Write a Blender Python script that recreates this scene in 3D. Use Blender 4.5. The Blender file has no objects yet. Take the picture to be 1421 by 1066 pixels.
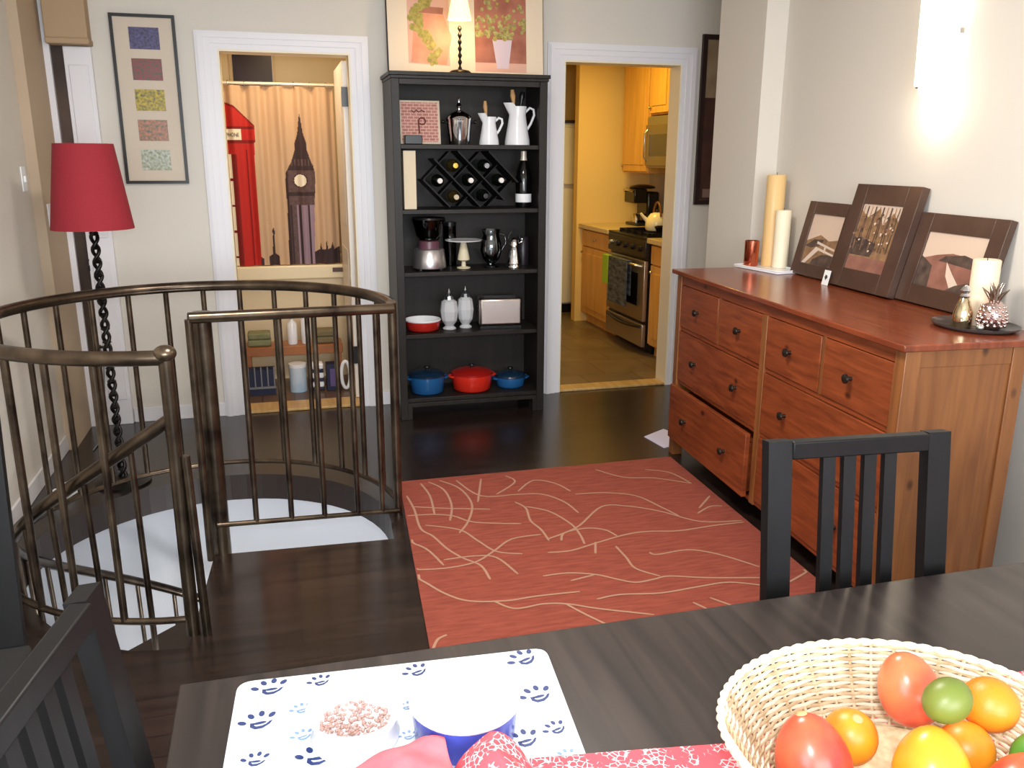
import bpy, bmesh, math, random
from mathutils import Vector, Matrix
from mathutils.geometry import tessellate_polygon
random.seed(7)
S = bpy.context.scene
COL = S.collection
PI = math.pi

# ------------------------------------------------------------------ materials
def lin(c):
    def f(u):
        u /= 255.0
        return u / 12.92 if u <= 0.04045 else ((u + 0.055) / 1.055) ** 2.4
    return (f(c[0]), f(c[1]), f(c[2]), 1.0)

def mat(name, rgb, rough=0.6, metal=0.0, noise=0.0, nscale=20.0, stretch=(1, 1, 1), bump=0.0,
        rgb2=None, trans=0.0, ior=1.45, emit=None, estr=0.0, spec=0.5, coat=0.0):
    m = bpy.data.materials.new(name)
    m.use_nodes = True
    nt = m.node_tree
    b = nt.nodes['Principled BSDF']
    b.inputs['Base Color'].default_value = lin(rgb)
    b.inputs['Roughness'].default_value = rough
    b.inputs['Metallic'].default_value = metal
    b.inputs['IOR'].default_value = ior
    b.inputs['Specular IOR Level'].default_value = spec
    b.inputs['Coat Weight'].default_value = coat
    b.inputs['Transmission Weight'].default_value = trans
    if emit:
        b.inputs['Emission Color'].default_value = lin(emit)
        b.inputs['Emission Strength'].default_value = estr
    if noise > 0 or bump > 0 or rgb2:
        tc = nt.nodes.new('ShaderNodeTexCoord')
        mp = nt.nodes.new('ShaderNodeMapping')
        mp.inputs['Scale'].default_value = stretch
        nz = nt.nodes.new('ShaderNodeTexNoise')
        nz.inputs['Scale'].default_value = nscale
        nz.inputs['Detail'].default_value = 5
        nt.links.new(tc.outputs['Object'], mp.inputs['Vector'])
        nt.links.new(mp.outputs['Vector'], nz.inputs['Vector'])
        if noise > 0 or rgb2:
            r = nt.nodes.new('ShaderNodeValToRGB')
            r.color_ramp.elements[0].position = 0.32
            r.color_ramp.elements[1].position = 0.68
            c1 = lin(rgb)
            c2 = lin(rgb2) if rgb2 else tuple(min(1, x * (1 - noise)) for x in c1[:3]) + (1,)
            r.color_ramp.elements[0].color = c2
            r.color_ramp.elements[1].color = c1
            nt.links.new(nz.outputs['Fac'], r.inputs['Fac'])
            nt.links.new(r.outputs['Color'], b.inputs['Base Color'])
        if bump > 0:
            bp = nt.nodes.new('ShaderNodeBump')
            bp.inputs['Strength'].default_value = bump
            bp.inputs['Distance'].default_value = 0.01
            nt.links.new(nz.outputs['Fac'], bp.inputs['Height'])
            nt.links.new(bp.outputs['Normal'], b.inputs['Normal'])
    return m

def wood(name, rgb, rgb2, rough=0.35, stretch=(2, 2, 26), knots=True, plank=None, spec=0.5):
    """streaky wood: noise stretched along one axis plus sparse dark knots, optional plank seams along local x"""
    m = bpy.data.materials.new(name)
    m.use_nodes = True
    nt = m.node_tree
    N, Lk = nt.nodes, nt.links
    b = N['Principled BSDF']
    b.inputs['Roughness'].default_value = rough
    b.inputs['Specular IOR Level'].default_value = spec
    tc = N.new('ShaderNodeTexCoord')
    mp = N.new('ShaderNodeMapping')
    mp.inputs['Scale'].default_value = stretch
    nz = N.new('ShaderNodeTexNoise')
    nz.inputs['Scale'].default_value = 1.6
    nz.inputs['Detail'].default_value = 6
    nz.inputs['Distortion'].default_value = 0.6
    Lk.new(tc.outputs['Object'], mp.inputs['Vector'])
    Lk.new(mp.outputs['Vector'], nz.inputs['Vector'])
    r = N.new('ShaderNodeValToRGB')
    r.color_ramp.elements[0].position = 0.3
    r.color_ramp.elements[1].position = 0.7
    r.color_ramp.elements[0].color = lin(rgb2)
    r.color_ramp.elements[1].color = lin(rgb)
    Lk.new(nz.outputs['Fac'], r.inputs['Fac'])
    out = r.outputs['Color']
    if knots:
        mk = N.new('ShaderNodeMapping')
        mk.inputs['Scale'].default_value = tuple(5.0 if s < 10 else 8.0 for s in stretch)
        v = N.new('ShaderNodeTexVoronoi')
        v.inputs['Scale'].default_value = 1.0
        Lk.new(tc.outputs['Object'], mk.inputs['Vector'])
        Lk.new(mk.outputs['Vector'], v.inputs['Vector'])
        kr = N.new('ShaderNodeValToRGB')
        kr.color_ramp.elements[0].position = 0.05
        kr.color_ramp.elements[1].position = 0.13
        kr.color_ramp.elements[0].color = (0.25, 0.2, 0.2, 1)
        kr.color_ramp.elements[1].color = (1, 1, 1, 1)
        Lk.new(v.outputs['Distance'], kr.inputs['Fac'])
        mx = N.new('ShaderNodeMix')
        mx.data_type = 'RGBA'
        mx.blend_type = 'MULTIPLY'
        mx.inputs[0].default_value = 1.0
        Lk.new(out, mx.inputs[6])
        Lk.new(kr.outputs['Color'], mx.inputs[7])
        out = mx.outputs[2]
    if plank:
        br = N.new('ShaderNodeTexBrick')
        br.inputs['Scale'].default_value = 1.0
        br.inputs['Brick Width'].default_value = plank[0]
        br.inputs['Row Height'].default_value = plank[1]
        br.inputs['Mortar Size'].default_value = plank[2]
        br.inputs['Color1'].default_value = (1, 1, 1, 1)
        br.inputs['Color2'].default_value = (0.72, 0.72, 0.72, 1)
        br.inputs['Mortar'].default_value = (0.3, 0.3, 0.3, 1)
        Lk.new(tc.outputs['Object'], br.inputs['Vector'])
        mx = N.new('ShaderNodeMix')
        mx.data_type = 'RGBA'
        mx.blend_type = 'MULTIPLY'
        mx.inputs[0].default_value = 1.0
        Lk.new(out, mx.inputs[6])
        Lk.new(br.outputs['Color'], mx.inputs[7])
        out = mx.outputs[2]
    Lk.new(out, b.inputs['Base Color'])
    return m

def glassy(name, rgb, rough=0.02, alpha_mix=0.35):
    """clear glass: mix of transparent and glossy so that it stays light to render"""
    m = bpy.data.materials.new(name)
    m.use_nodes = True
    nt = m.node_tree
    for n in list(nt.nodes):
        if n.type != 'OUTPUT_MATERIAL':
            nt.nodes.remove(n)
    o = [n for n in nt.nodes if n.type == 'OUTPUT_MATERIAL'][0]
    t = nt.nodes.new('ShaderNodeBsdfTransparent')
    t.inputs['Color'].default_value = lin(rgb)
    g = nt.nodes.new('ShaderNodeBsdfGlossy')
    g.inputs['Roughness'].default_value = rough
    g.inputs['Color'].default_value = (0.9, 0.9, 0.9, 1)
    lw = nt.nodes.new('ShaderNodeLayerWeight')
    lw.inputs['Blend'].default_value = alpha_mix
    mx = nt.nodes.new('ShaderNodeMixShader')
    nt.links.new(lw.outputs['Fresnel'], mx.inputs[0])
    nt.links.new(t.outputs[0], mx.inputs[1])
    nt.links.new(g.outputs[0], mx.inputs[2])
    nt.links.new(mx.outputs[0], o.inputs[0])
    return m

# ------------------------------------------------------------------ mesh builder
class MB:
    def __init__(s):
        s.v = []; s.f = []; s.mi = []
    def add(s, vs, fs, mi=0):
        o = len(s.v)
        s.v += [tuple(x) for x in vs]
        s.f += [tuple(i + o for i in f) for f in fs]
        s.mi += [mi] * len(fs)
        return s
    def box(s, x0, x1, y0, y1, z0, z1, mi=0, M=None):
        vs = [Vector((x, y, z)) for z in (z0, z1) for y in (y0, y1) for x in (x0, x1)]
        if M is not None: vs = [M @ v for v in vs]
        return s.add(vs, [(0, 2, 3, 1), (4, 5, 7, 6), (0, 1, 5, 4), (2, 6, 7, 3), (0, 4, 6, 2), (1, 3, 7, 5)], mi)
    def bar(s, p0, p1, w, d, mi=0, up=(0, 0, 1)):
        """rectangular bar from p0 to p1"""
        p0, p1 = Vector(p0), Vector(p1)
        t = (p1 - p0).normalized()
        u = Vector(up)
        if abs(t.dot(u)) > 0.95: u = Vector((1, 0, 0))
        a = t.cross(u).normalized(); b = a.cross(t).normalized()
        vs = [p + a * (sx * w / 2) + b * (sy * d / 2) for p in (p0, p1) for sx, sy in ((-1, -1), (1, -1), (1, 1), (-1, 1))]
        return s.add(vs, [(3, 2, 1, 0), (4, 5, 6, 7), (0, 1, 5, 4), (1, 2, 6, 5), (2, 3, 7, 6), (3, 0, 4, 7)], mi)
    def tube(s, pts, r, n=10, closed=False, mi=0, caps=True):
        pts = [Vector(p) for p in pts]
        k = len(pts)
        rr = r if isinstance(r, (list, tuple)) else [r] * k
        vs = []; prev = None
        for i, p in enumerate(pts):
            if closed: t = pts[(i + 1) % k] - pts[i - 1]
            else: t = pts[min(i + 1, k - 1)] - pts[max(i - 1, 0)]
            t = t.normalized() if t.length > 1e-9 else Vector((0, 0, 1))
            if prev is None:
                a = t.cross(Vector((0, 0, 1)))
                if a.length < 0.1: a = t.cross(Vector((1, 0, 0)))
            else:
                a = prev - t * prev.dot(t)
            a = a.normalized(); prev = a
            b = t.cross(a).normalized()
            for j in range(n):
                th = 2 * PI * j / n
                vs.append(p + (a * math.cos(th) + b * math.sin(th)) * rr[i])
        fs = []
        for i in range(k if closed else k - 1):
            for j in range(n):
                i2 = (i + 1) % k
                fs.append((i * n + j, i * n + (j + 1) % n, i2 * n + (j + 1) % n, i2 * n + j))
        if caps and not closed:
            fs.append(tuple(range(n - 1, -1, -1)))
            fs.append(tuple((k - 1) * n + j for j in range(n)))
        return s.add(vs, fs, mi)
    def lathe(s, prof, c=(0, 0, 0), n=24, mi=0, M=None, sx=1.0, sy=1.0):
        """profile of (radius, z) swept about z; open ends are capped when radius > 0 only if profile starts at r=0"""
        vs = []; fs = []
        rings = []
        for (r, z) in prof:
            if r < 1e-6:
                rings.append([len(vs)]); vs.append(Vector((0, 0, z)))
            else:
                rings.append(list(range(len(vs), len(vs) + n)))
                for j in range(n):
                    th = 2 * PI * j / n
                    vs.append(Vector((r * sx * math.cos(th), r * sy * math.sin(th), z)))
        for a, b in zip(rings[:-1], rings[1:]):
            if len(a) == 1 and len(b) == 1: continue
            for j in range(n):
                j2 = (j + 1) % n
                if len(a) == 1: fs.append((a[0], b[j2], b[j]))
                elif len(b) == 1: fs.append((a[j], a[j2], b[0]))
                else: fs.append((a[j], a[j2], b[j2], b[j]))
        vs = [(M @ v if M is not None else v) + Vector(c) for v in vs]
        return s.add(vs, fs, mi)
    def ball(s, c, r, n=16, m=10, mi=0, M=None):
        r = r if isinstance(r, (list, tuple)) else (r, r, r)
        prof = [(math.sin(PI * i / m), -math.cos(PI * i / m)) for i in range(m + 1)]
        prof[0] = (0, -1); prof[-1] = (0, 1)
        D = Matrix.Diagonal((r[0], r[1], r[2])).to_4x4()
        return s.lathe(prof, c, n, mi, (M @ D if M is not None else D))
    def prism(s, poly, z0, z1, mi=0, M=None):
        n = len(poly)
        vs = [Vector((p[0], p[1], z)) for z in (z0, z1) for p in poly]
        tris = tessellate_polygon([[Vector((p[0], p[1], 0)) for p in poly]])
        fs = [tuple(t) for t in tris] + [tuple(i + n for i in t) for t in tris]
        fs += [(i, (i + 1) % n, (i + 1) % n + n, i + n) for i in range(n)]
        if M is not None: vs = [M @ v for v in vs]
        return s.add(vs, fs, mi)
    def build(s, name, mats, parent=None, loc=None, bevel=0.0, smooth=35, rotz=0.0):
        me = bpy.data.meshes.new(name)
        me.from_pydata([tuple(v) for v in s.v], [], s.f)
        mats = mats if isinstance(mats, (list, tuple)) else [mats]
        for m in mats: me.materials.append(m)
        me.polygons.foreach_set('material_index', s.mi)
        bm = bmesh.new(); bm.from_mesh(me)
        bmesh.ops.recalc_face_normals(bm, faces=bm.faces)
        bm.to_mesh(me); bm.free()
        if smooth:
            me.polygons.foreach_set('use_smooth', [True] * len(me.polygons))
            me.set_sharp_from_angle(angle=math.radians(smooth))
        me.update()
        o = bpy.data.objects.new(name, me)
        COL.objects.link(o)
        if parent: o.parent = parent
        if loc: o.location = loc
        if rotz: o.rotation_euler.z = rotz
        if bevel > 0:
            bv = o.modifiers.new('bevel', 'BEVEL')
            bv.width = bevel; bv.segments = 2; bv.limit_method = 'ANGLE'
        return o

def tag(o, label, cat, group=None):
    o['label'] = label; o['category'] = cat
    if group: o['group'] = group
    return o
def thing(name, label, cat, loc=(0, 0, 0), rotz=0.0, group=None, rot=None):
    o = bpy.data.objects.new(name, None)
    o.empty_display_size = 0.05
    COL.objects.link(o)
    o.location = loc
    o.rotation_euler = rot if rot else (0, 0, rotz)
    return tag(o, label, cat, group)
def struct(o):
    o['kind'] = 'structure'
    return o
def dup(root, loc, rotz, label, group=None):
    r = root.copy(); COL.objects.link(r)
    r.location = loc; r.rotation_euler = (0, 0, rotz); r['label'] = label
    if group: r['group'] = group
    for ch in list(root.children):
        c = ch.copy(); COL.objects.link(c); c.parent = r
        for g in list(ch.children):
            d = g.copy(); COL.objects.link(d); d.parent = c
    return r
def circ(cx, cy, r, n=24, a0=0.0):
    return [(cx + r * math.cos(a0 + 2 * PI * i / n), cy + r * math.sin(a0 + 2 * PI * i / n)) for i in range(n)]

# ------------------------------------------------------------------ palette
wall_paint = mat('wall_paint', (214, 208, 198), 0.75, bump=0.03, nscale=60)
ceil_paint = mat('ceiling_paint', (225, 222, 215), 0.8)
tan_paint = mat('tan_paint', (186, 165, 140), 0.8)
trim_white = mat('trim_white_gloss', (226, 224, 228), 0.35)
floor_wood = wood('espresso_floor', (50, 38, 33), (28, 21, 19), 0.25, (1.2, 14, 1), False, (1.3, 0.09, 0.002), 0.6)
slab_dark = mat('floor_edge_dark', (44, 34, 29), 0.45)
table_wood = wood('black_brown_table', (56, 47, 44), (32, 27, 26), 0.30, (22, 1.3, 1), False, None, 0.6)
chair_wood = mat('black_brown_chair', (19, 18, 19), 0.5, spec=0.3, noise=0.35, nscale=8, stretch=(6, 6, 1))
shelf_wood = mat('black_brown_bookcase', (38, 33, 29), 0.42, spec=0.35, noise=0.35, nscale=6, stretch=(5, 5, 0.6))
pine_front = wood('red_brown_pine_fronts', (146, 72, 37), (106, 48, 24), 0.33, (3, 3, 30))
pine_top = wood('red_brown_pine_top', (138, 66, 38), (104, 46, 25), 0.22, (2.2, 26, 3), False)
pine_side = wood('honey_pine_side', (146, 92, 49), (112, 65, 34), 0.38, (16, 16, 1.4))
bronze = mat('worn_bronze_steel', (116, 101, 84), 0.28, 0.88, rgb2=(58, 48, 42), nscale=9, bump=0.05)
black_iron = mat('black_iron', (26, 23, 21), 0.35, 0.5)
red_shade = mat('red_lampshade_fabric', (148, 36, 48), 0.85, bump=0.15, nscale=160, noise=0.12)
white_ceramic = mat('white_ceramic', (236, 236, 240), 0.18)
cream = mat('cream_card', (222, 206, 178), 0.7)
steel = mat('brushed_steel', (200, 198, 196), 0.24, 1.0)
chrome = mat('polished_chrome', (225, 225, 228), 0.08, 1.0)
black_plastic = mat('black_plastic', (20, 20, 22), 0.28)
glass_clear = glassy('clear_glass', (235, 240, 242), 0.03, 0.42)
glass_cut = glassy('cut_glass', (225, 230, 236), 0.10, 0.75)
glass_smoke = glassy('smoked_glass', (120, 125, 128), 0.05, 0.35)
wood_spoon = mat('beech_wood', (196, 152, 100), 0.6)
knob_dark = mat('dark_pewter', (70, 62, 56), 0.35, 0.9)
white_lin = mat('matte_white', (236, 238, 240), 0.55)
# ================================================================== ROOM SHELL
WT = 0.12          # partition thickness
CZ = 2.6           # ceiling
D1 = (-0.895, -0.178, 2.085)     # bathroom opening: x0, x1, head
D2 = (1.105, 1.888, 2.09)        # kitchen opening

# ---- floor with the stair hole
SC = Vector((-0.97, -1.78))      # centre of the spiral stair ring
hole = [(-0.262, -1.990)]
for a in range(-8, 269, 6):
    r = 0.72
    if a > 215: r = 0.72 + 0.125 * min(1.0, (a - 215) / 40.0)
    hole.append((SC.x + r * math.cos(math.radians(a)), SC.y + r * math.sin(math.radians(a))))
hole += [(-1.003, -2.60), (-0.965, -1.955)]
outer = [(-1.95, -7.1), (2.75, -7.1), (2.75, 0.0), (-1.95, 0.0)]
mb = MB()
pv = [Vector((x, y, 0)) for x, y in outer] + [Vector((x, y, 0)) for x, y in hole]
tri = tessellate_polygon([[Vector((x, y, 0)) for x, y in outer], [Vector((x, y, 0)) for x, y in hole]])
mb.add(pv, [tuple(t) for t in tri], 0)
mb.add([(p.x, p.y, -0.13) for p in pv], [tuple(t) for t in tri], 1)
nh, no = len(hole), len(outer)
mb.add([(x, y, z) for z in (0, -0.13) for x, y in hole], [(i, (i + 1) % nh, (i + 1) % nh + nh, i + nh) for i in range(nh)], 1)
mb.add([(x, y, z) for z in (0, -0.13) for x, y in outer], [(i, (i + 1) % no, (i + 1) % no + no, i + no) for i in range(no)], 1)
struct(mb.build('floor', [floor_wood, slab_dark], smooth=0))

# ---- lower stairwell
low_paint = mat('stairwell_paint', (226, 228, 232), 0.8)
mb = MB(); mb.box(-2.0, 0.6, -0.75, -0.70, -2.75, -0.13)
struct(mb.build('wall_stairwell_back', low_paint, smooth=0))
mb = MB(); mb.box(-2.05, -2.0, -4.6, -0.70, -2.75, -0.13)
struct(mb.build('wall_stairwell_left', low_paint, smooth=0))
mb = MB(); mb.box(0.6, 0.65, -4.6, -0.70, -2.75, -0.13)
struct(mb.build('wall_stairwell_right', low_paint, smooth=0))
mb = MB(); mb.box(-2.05, 0.65, -4.6, -0.70, -2.80, -2.75)
struct(mb.build('floor_stairwell', mat('stairwell_floor', (150, 140, 130), 0.6), smooth=0))

# ---- back wall with two doorways
mb = MB()
for x0, x1, z0, z1 in ((-1.95, D1[0], 0, CZ), (D1[0], D1[1], D1[2], CZ), (D1[1], D2[0], 0, CZ), (D2[0], D2[1], D2[2], CZ), (D2[1], 2.75, 0, CZ)):
    mb.box(x0, x1, 0.0, WT, z0, z1)
struct(mb.build('wall_back', wall_paint, smooth=0))
# ---- left wall: near grey stretch and the tan pier by the corner
mb = MB()
for y0, y1, z0, z1 in ((-7.1, -6.55, 0, CZ), (-6.55, -5.35, 0, 0.9), (-6.55, -5.35, 2.2, CZ), (-5.35, -0.45, 0, CZ)): mb.box(-1.95, -1.80, y0, y1, z0, z1)
struct(mb.build('wall_left', wall_paint, smooth=0))
mb = MB(); mb.box(-1.95, -1.752, -0.45, -0.0, 0, CZ)
struct(mb.build('trim_1', tan_paint, smooth=0))
# ---- right wall (a few degrees off square, parallel to the dresser) and the pier at its end
RW0 = Vector((1.906, -1.145)); rd = Vector((-0.0677, -0.9977)); rn = Vector((0.9977, -0.0677))
mb = MB()
a = RW0; b = RW0 + rd * 6.05
mb.prism([(a.x, a.y), (b.x, b.y), (b.x + 0.3, b.y), (a.x + 0.3, a.y)], 0, CZ)
struct(mb.build('wall_right', wall_paint, smooth=0))
mb = MB(); mb.box(1.782, 2.75, -1.144, -0.670, 0, CZ)
struct(mb.build('wall_right_pier', wall_paint, smooth=0))
mb = MB(); mb.box(2.70, 2.75, -0.669, 0.0, 0, CZ)
struct(mb.build('wall_alcove', wall_paint, smooth=0))
# ---- wall behind the viewer with a window that lets daylight in
mb = MB()
for x0, x1, z0, z1 in ((-1.95, -1.3, 0, CZ), (-1.3, 1.1, 0, 0.75), (-1.3, 1.1, 2.25, CZ), (1.1, 1.9, 0, CZ)):
    mb.box(x0, x1, -7.22, -7.1, z0, z1)
struct(mb.build('wall_front', wall_paint, smooth=0))
mb = MB()
for x0, x1 in ((-1.3, -1.24), (-0.13, -0.07), (1.04, 1.1)): mb.box(x0, x1, -7.19, -7.12, 0.75, 2.25)
for z0, z1 in ((0.75, 0.82), (1.48, 1.53), (2.19, 2.25)): mb.box(-1.3, 1.1, -7.19, -7.12, z0, z1)
struct(mb.build('window_1', trim_white, smooth=0))
mb = MB()  # unseen side window, added to go with the cool side fill
for y0, y1 in ((-6.55, -6.49), (-5.98, -5.92), (-5.41, -5.35)): mb.box(-1.92, -1.85, y0, y1, 0.9, 2.2)
for z0, z1 in ((0.9, 0.96), (1.52, 1.57), (2.14, 2.2)): mb.box(-1.92, -1.85, -6.55, -5.35, z0, z1)
struct(mb.build('added_window_3', trim_white, smooth=0))
mb = MB(); mb.box(-1.95, 2.75, -7.22, WT, CZ, CZ + 0.05)
struct(mb.build('ceiling', ceil_paint, smooth=0))

# ---- door casings (stepped moulding) and jamb linings
def casing(name, xi0, xi1, xo0, xo1, zi, zo, jamb):
    mb = MB()
    for (a0, a1, y) in ((0.0, 1.0, -0.014), (0.30, 0.92, -0.022), (0.62, 0.86, -0.030)):
        l0 = xi0 + (xo0 - xi0) * a0; l1 = xi0 + (xo0 - xi0) * a1
        r0 = xi1 + (xo1 - xi1) * a0; r1 = xi1 + (xo1 - xi1) * a1
        h0 = zi + (zo - zi) * a0; h1 = zi + (zo - zi) * a1
        mb.box(l1, l0, y, 0.0, 0, h1); mb.box(r0, r1, y, 0.0, 0, h1); mb.box(l0, r0, y, 0.0, h0, h1)
    struct(mb.build(name, trim_white, smooth=0))
    mb = MB()
    mb.box(xi0 - 0.001, xi0 + 0.010, -0.012, WT + 0.02, 0.0005, zi - 0.0105); mb.box(xi1 - 0.010, xi1 + 0.001, -0.012, WT + 0.02, 0.0005, zi - 0.0105)
    mb.box(xi0 - 0.001, xi1 + 0.001, -0.012, WT + 0.02, zi - 0.010, zi + 0.001)
    struct(mb.build(jamb, mat(jamb + '_paint', (232, 222, 196), 0.4), smooth=0))
casing('trim_2', D1[0], D1[1], -1.010, -0.075, D1[2], 2.178, 'trim_3')
casing('trim_4', D2[0], D2[1], 1.000, 1.992, D2[2], 2.188, 'trim_5')
oak = wood('oak_threshold', (206, 170, 112), (176, 138, 84), 0.4, (20, 2, 2), False)
mb = MB(); mb.box(D1[0] + 0.011, D1[1] - 0.011, -0.01, WT + 0.06, 0, 0.016); struct(mb.build('trim_6', oak, bevel=0.004))
mb = MB(); mb.box(D2[0] + 0.011, D2[1] - 0.011, -0.01, WT, 0, 0.016); struct(mb.build('trim_7', oak, bevel=0.004))
# ---- baseboards
mb = MB()
for x0, x1 in ((-1.52, -1.010), (-0.075, 1.000), (1.992, 2.70)): mb.box(x0, x1, -0.013, 0, 0, 0.085)
struct(mb.build('baseboard_back', trim_white, bevel=0.003))
mb = MB(); mb.box(-1.80, -1.787, -7.1, -0.45, 0, 0.085)
struct(mb.build('baseboard_left', trim_white, bevel=0.003))
mb = MB()
a = RW0 + rd * 2.08; b = RW0 + rd * 5.95; c = rn * -0.013
mb.prism([(a.x, a.y), (b.x, b.y), (b.x + c.x, b.y + c.y), (a.x + c.x, a.y + c.y)], 0, 0.09)
struct(mb.build('baseboard_right', trim_white, smooth=0))

# ---- narrow closet door in the back left corner: white leaf, dark gap, white casing, tan valance over it
mb = MB(); mb.box(-1.752, -1.722, -0.035, 0, 0, 2.60); struct(mb.build('trim_8', trim_white, smooth=0))
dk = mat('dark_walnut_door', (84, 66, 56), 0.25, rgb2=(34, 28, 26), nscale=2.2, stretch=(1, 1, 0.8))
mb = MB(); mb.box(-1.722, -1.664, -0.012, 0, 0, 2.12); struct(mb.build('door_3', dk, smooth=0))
d = mb = MB(); mb.box(-1.660, -1.525, -0.035, 0, 0, 2.07); mb.box(-1.640, -1.545, -0.042, -0.035, 0.15, 0.95); mb.box(-1.640, -1.545, -0.042, -0.035, 1.08, 1.98)
d4 = struct(mb.build('door_4', trim_white, bevel=0.003))
mb = MB(); mb.tube([(-1.655, -0.036, 0.475), (-1.655, -0.075, 0.475)], 0.006); mb.tube([(-1.665, -0.072, 0.475), (-1.60, -0.078, 0.47)], [0.009, 0.005])
mb.build('door_handle', black_iron, d4)
mb = MB(); mb.box(-1.664, -1.656, -0.045, -0.035, 0.90, 0.93); mb.box(-1.664, -1.656, -0.045, -0.035, 0.955, 0.965)
mb.build('latch', black_iron, d4)
tanfab = mat('tan_linen', (176, 150, 120), 0.9, bump=0.1, nscale=120)
mb = MB(); mb.box(-1.722, -1.520, -0.11, -0.0, 2.095, 2.58); mb.box(-1.722, -1.515, -0.118, 0.0, 2.075, 2.105)
tag(mb.build('window_valance', tanfab, bevel=0.006), 'tan fabric box valance above the narrow white door in the back left corner', 'valance')
def plate(nm, c, ax, label):
    t = thing(nm, label, 'switch', c, ax)
    mb = MB(); mb.box(-0.036, 0.036, -0.006, 0, -0.058, 0.058); mb.build('cover_plate', white_lin, t, bevel=0.002)
    mb = MB(); mb.box(-0.008, 0.008, -0.014, -0.006, -0.014, 0.014); mb.build('toggle', white_lin, t)
plate('light_switch', (-1.752, -0.36, 1.225), PI / 2, 'white light switch plate on the tan wall strip left of the red lamp')
plate('light_switch', (-1.80, -0.56, 1.41), PI / 2, 'small white switch plate high on the grey wall at the left edge')

# ================================================================== SPIRAL STAIR AND RAILING
def ring(r, a, z): return (SC.x + r * math.cos(math.radians(a)), SC.y + r * math.sin(math.radians(a)), z)
RR = 0.76
def loc(p): return tuple(Vector(p) - inv)
stair = thing('spiral_staircase', 'bronze spiral staircase with curved guard railing around the round hole in the dark floor', 'staircase', (SC.x, SC.y, -2.75))
inv = Vector((SC.x, SC.y, 0))
A0, A1 = 2.0, 268.0
top = [loc(ring(RR, A0 + (A1 - A0) * i / 72, 0.932)) for i in range(73)]
mb = MB(); mb.tube(top, 0.024, 12); rail = mb.build('guard_railing', bronze, stair, loc=(0, 0, 2.75), smooth=60)
mb = MB(); mb.tube([loc(ring(RR, A0 + (A1 - A0) * i / 72, 0.055)) for i in range(73)], 0.012, 8); mb.build('bottom_rail', bronze, rail, smooth=60)
ang = [92 + 12.3 * k for k in range(-6, 15)]
for a in ang:
    if a > 262: continue
    mb = MB(); mb.tube([loc(ring(RR, a, 0.055)), loc(ring(RR, a, 0.925))], 0.012, 8)
    mb.build('baluster', bronze, rail, smooth=60)
PR = Vector(ring(RR, 2, 0)); PC = Vector((-0.945, -1.968, 0)); PN = Vector(ring(RR, 268, 0))
mb = MB(); mb.tube([loc(PR), loc(PR + Vector((0, 0, 0.94)))], 0.019, 10); mb.build('post', bronze, rail, smooth=60)
mb = MB(); mb.tube([loc(PN), loc(PN + Vector((0, 0, 0.93)))], 0.022, 10); mb.ball(loc(PN + Vector((0, 0, 0.945))), (0.034, 0.034, 0.026)); mb.build('post', bronze, rail, smooth=60)
mb = MB(); mb.tube([loc(PN + Vector((0.045, -0.02, 0))), loc(PN + Vector((0.03, -0.01, 0.62)))], 0.014, 8); mb.build('brace', bronze, rail, smooth=60)
# straight guard across the landing: own top rail, bottom rail, balusters, doubled post at the middle
G0 = PC + Vector((-0.03, -0.03, 0)); G1 = PR + Vector((0, -0.02, 0))
mb = MB(); mb.tube([loc(G0 + Vector((0, 0, 0.955))), loc(G1 + Vector((0, 0, 0.92)))], 0.021, 10); mb.build('landing_top_rail', bronze, rail, smooth=60)
mb = MB(); mb.tube([loc(PC + Vector((0, 0, 0.13))), loc(G1 + Vector((0, 0, 0.03)))], 0.011, 8); mb.build('landing_bottom_rail', bronze, rail, smooth=60)
for t in (0.20, 0.385, 0.565, 0.755, 0.90):
    p = PC.lerp(G1, t)
    mb = MB(); mb.tube([loc(p + Vector((0, 0, 0.13 - 0.10 * t))), loc(p + Vector((0, 0, 0.945 - 0.03 * t)))], 0.011, 8); mb.build('landing_baluster', bronze, rail, smooth=60)
mb = MB(); mb.tube([loc(G0), loc(G0 + Vector((0, 0, 0.95)))], 0.014, 8); mb.build('post', bronze, rail, smooth=60)

inv = Vector((SC.x, SC.y, -2.75))
POLE = Vector((-0.935, -1.935, 0))
mb = MB(); mb.tube([loc(POLE + Vector((0, 0, -2.75))), loc(POLE + Vector((0, 0, 0.965)))], 0.034, 12); mb.build('centre_pole', bronze, stair, smooth=60)
hz = lambda a: 0.70 + (a - 264) * 1.335 / 161.0
pts = [loc(ring(0.715, a, hz(a))) for a in range(268, 60, -4)]
mb = MB(); mb.tube(pts, 0.021, 10); hr = mb.build('handrail', bronze, stair, smooth=60)
for i in range(12):
    a1 = 262 - i * 26.0; a0 = a1 - 27.0; z = -0.20 * (i + 1)
    if z < -2.7: break
    poly = [(POLE.x, POLE.y)] + [ring(0.70, a0 + (a1 - a0) * k / 6, 0)[:2] for k in range(7)]
    mb = MB(); mb.prism([(p[0] - inv.x, p[1] - inv.y) for p in poly], z - 0.03 - inv.z, z - inv.z)
    mb.build('tread', slab_dark, stair, smooth=0)
    for q in (0.3, 0.8):
        am = a0 + (a1 - a0) * q
        if am > 62:
            mb = MB(); mb.tube([loc(ring(0.69, am, z - 0.01)), loc(ring(0.713, am, hz(am)))], 0.010, 8); mb.build('baluster', bronze, hr, smooth=60)

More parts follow.
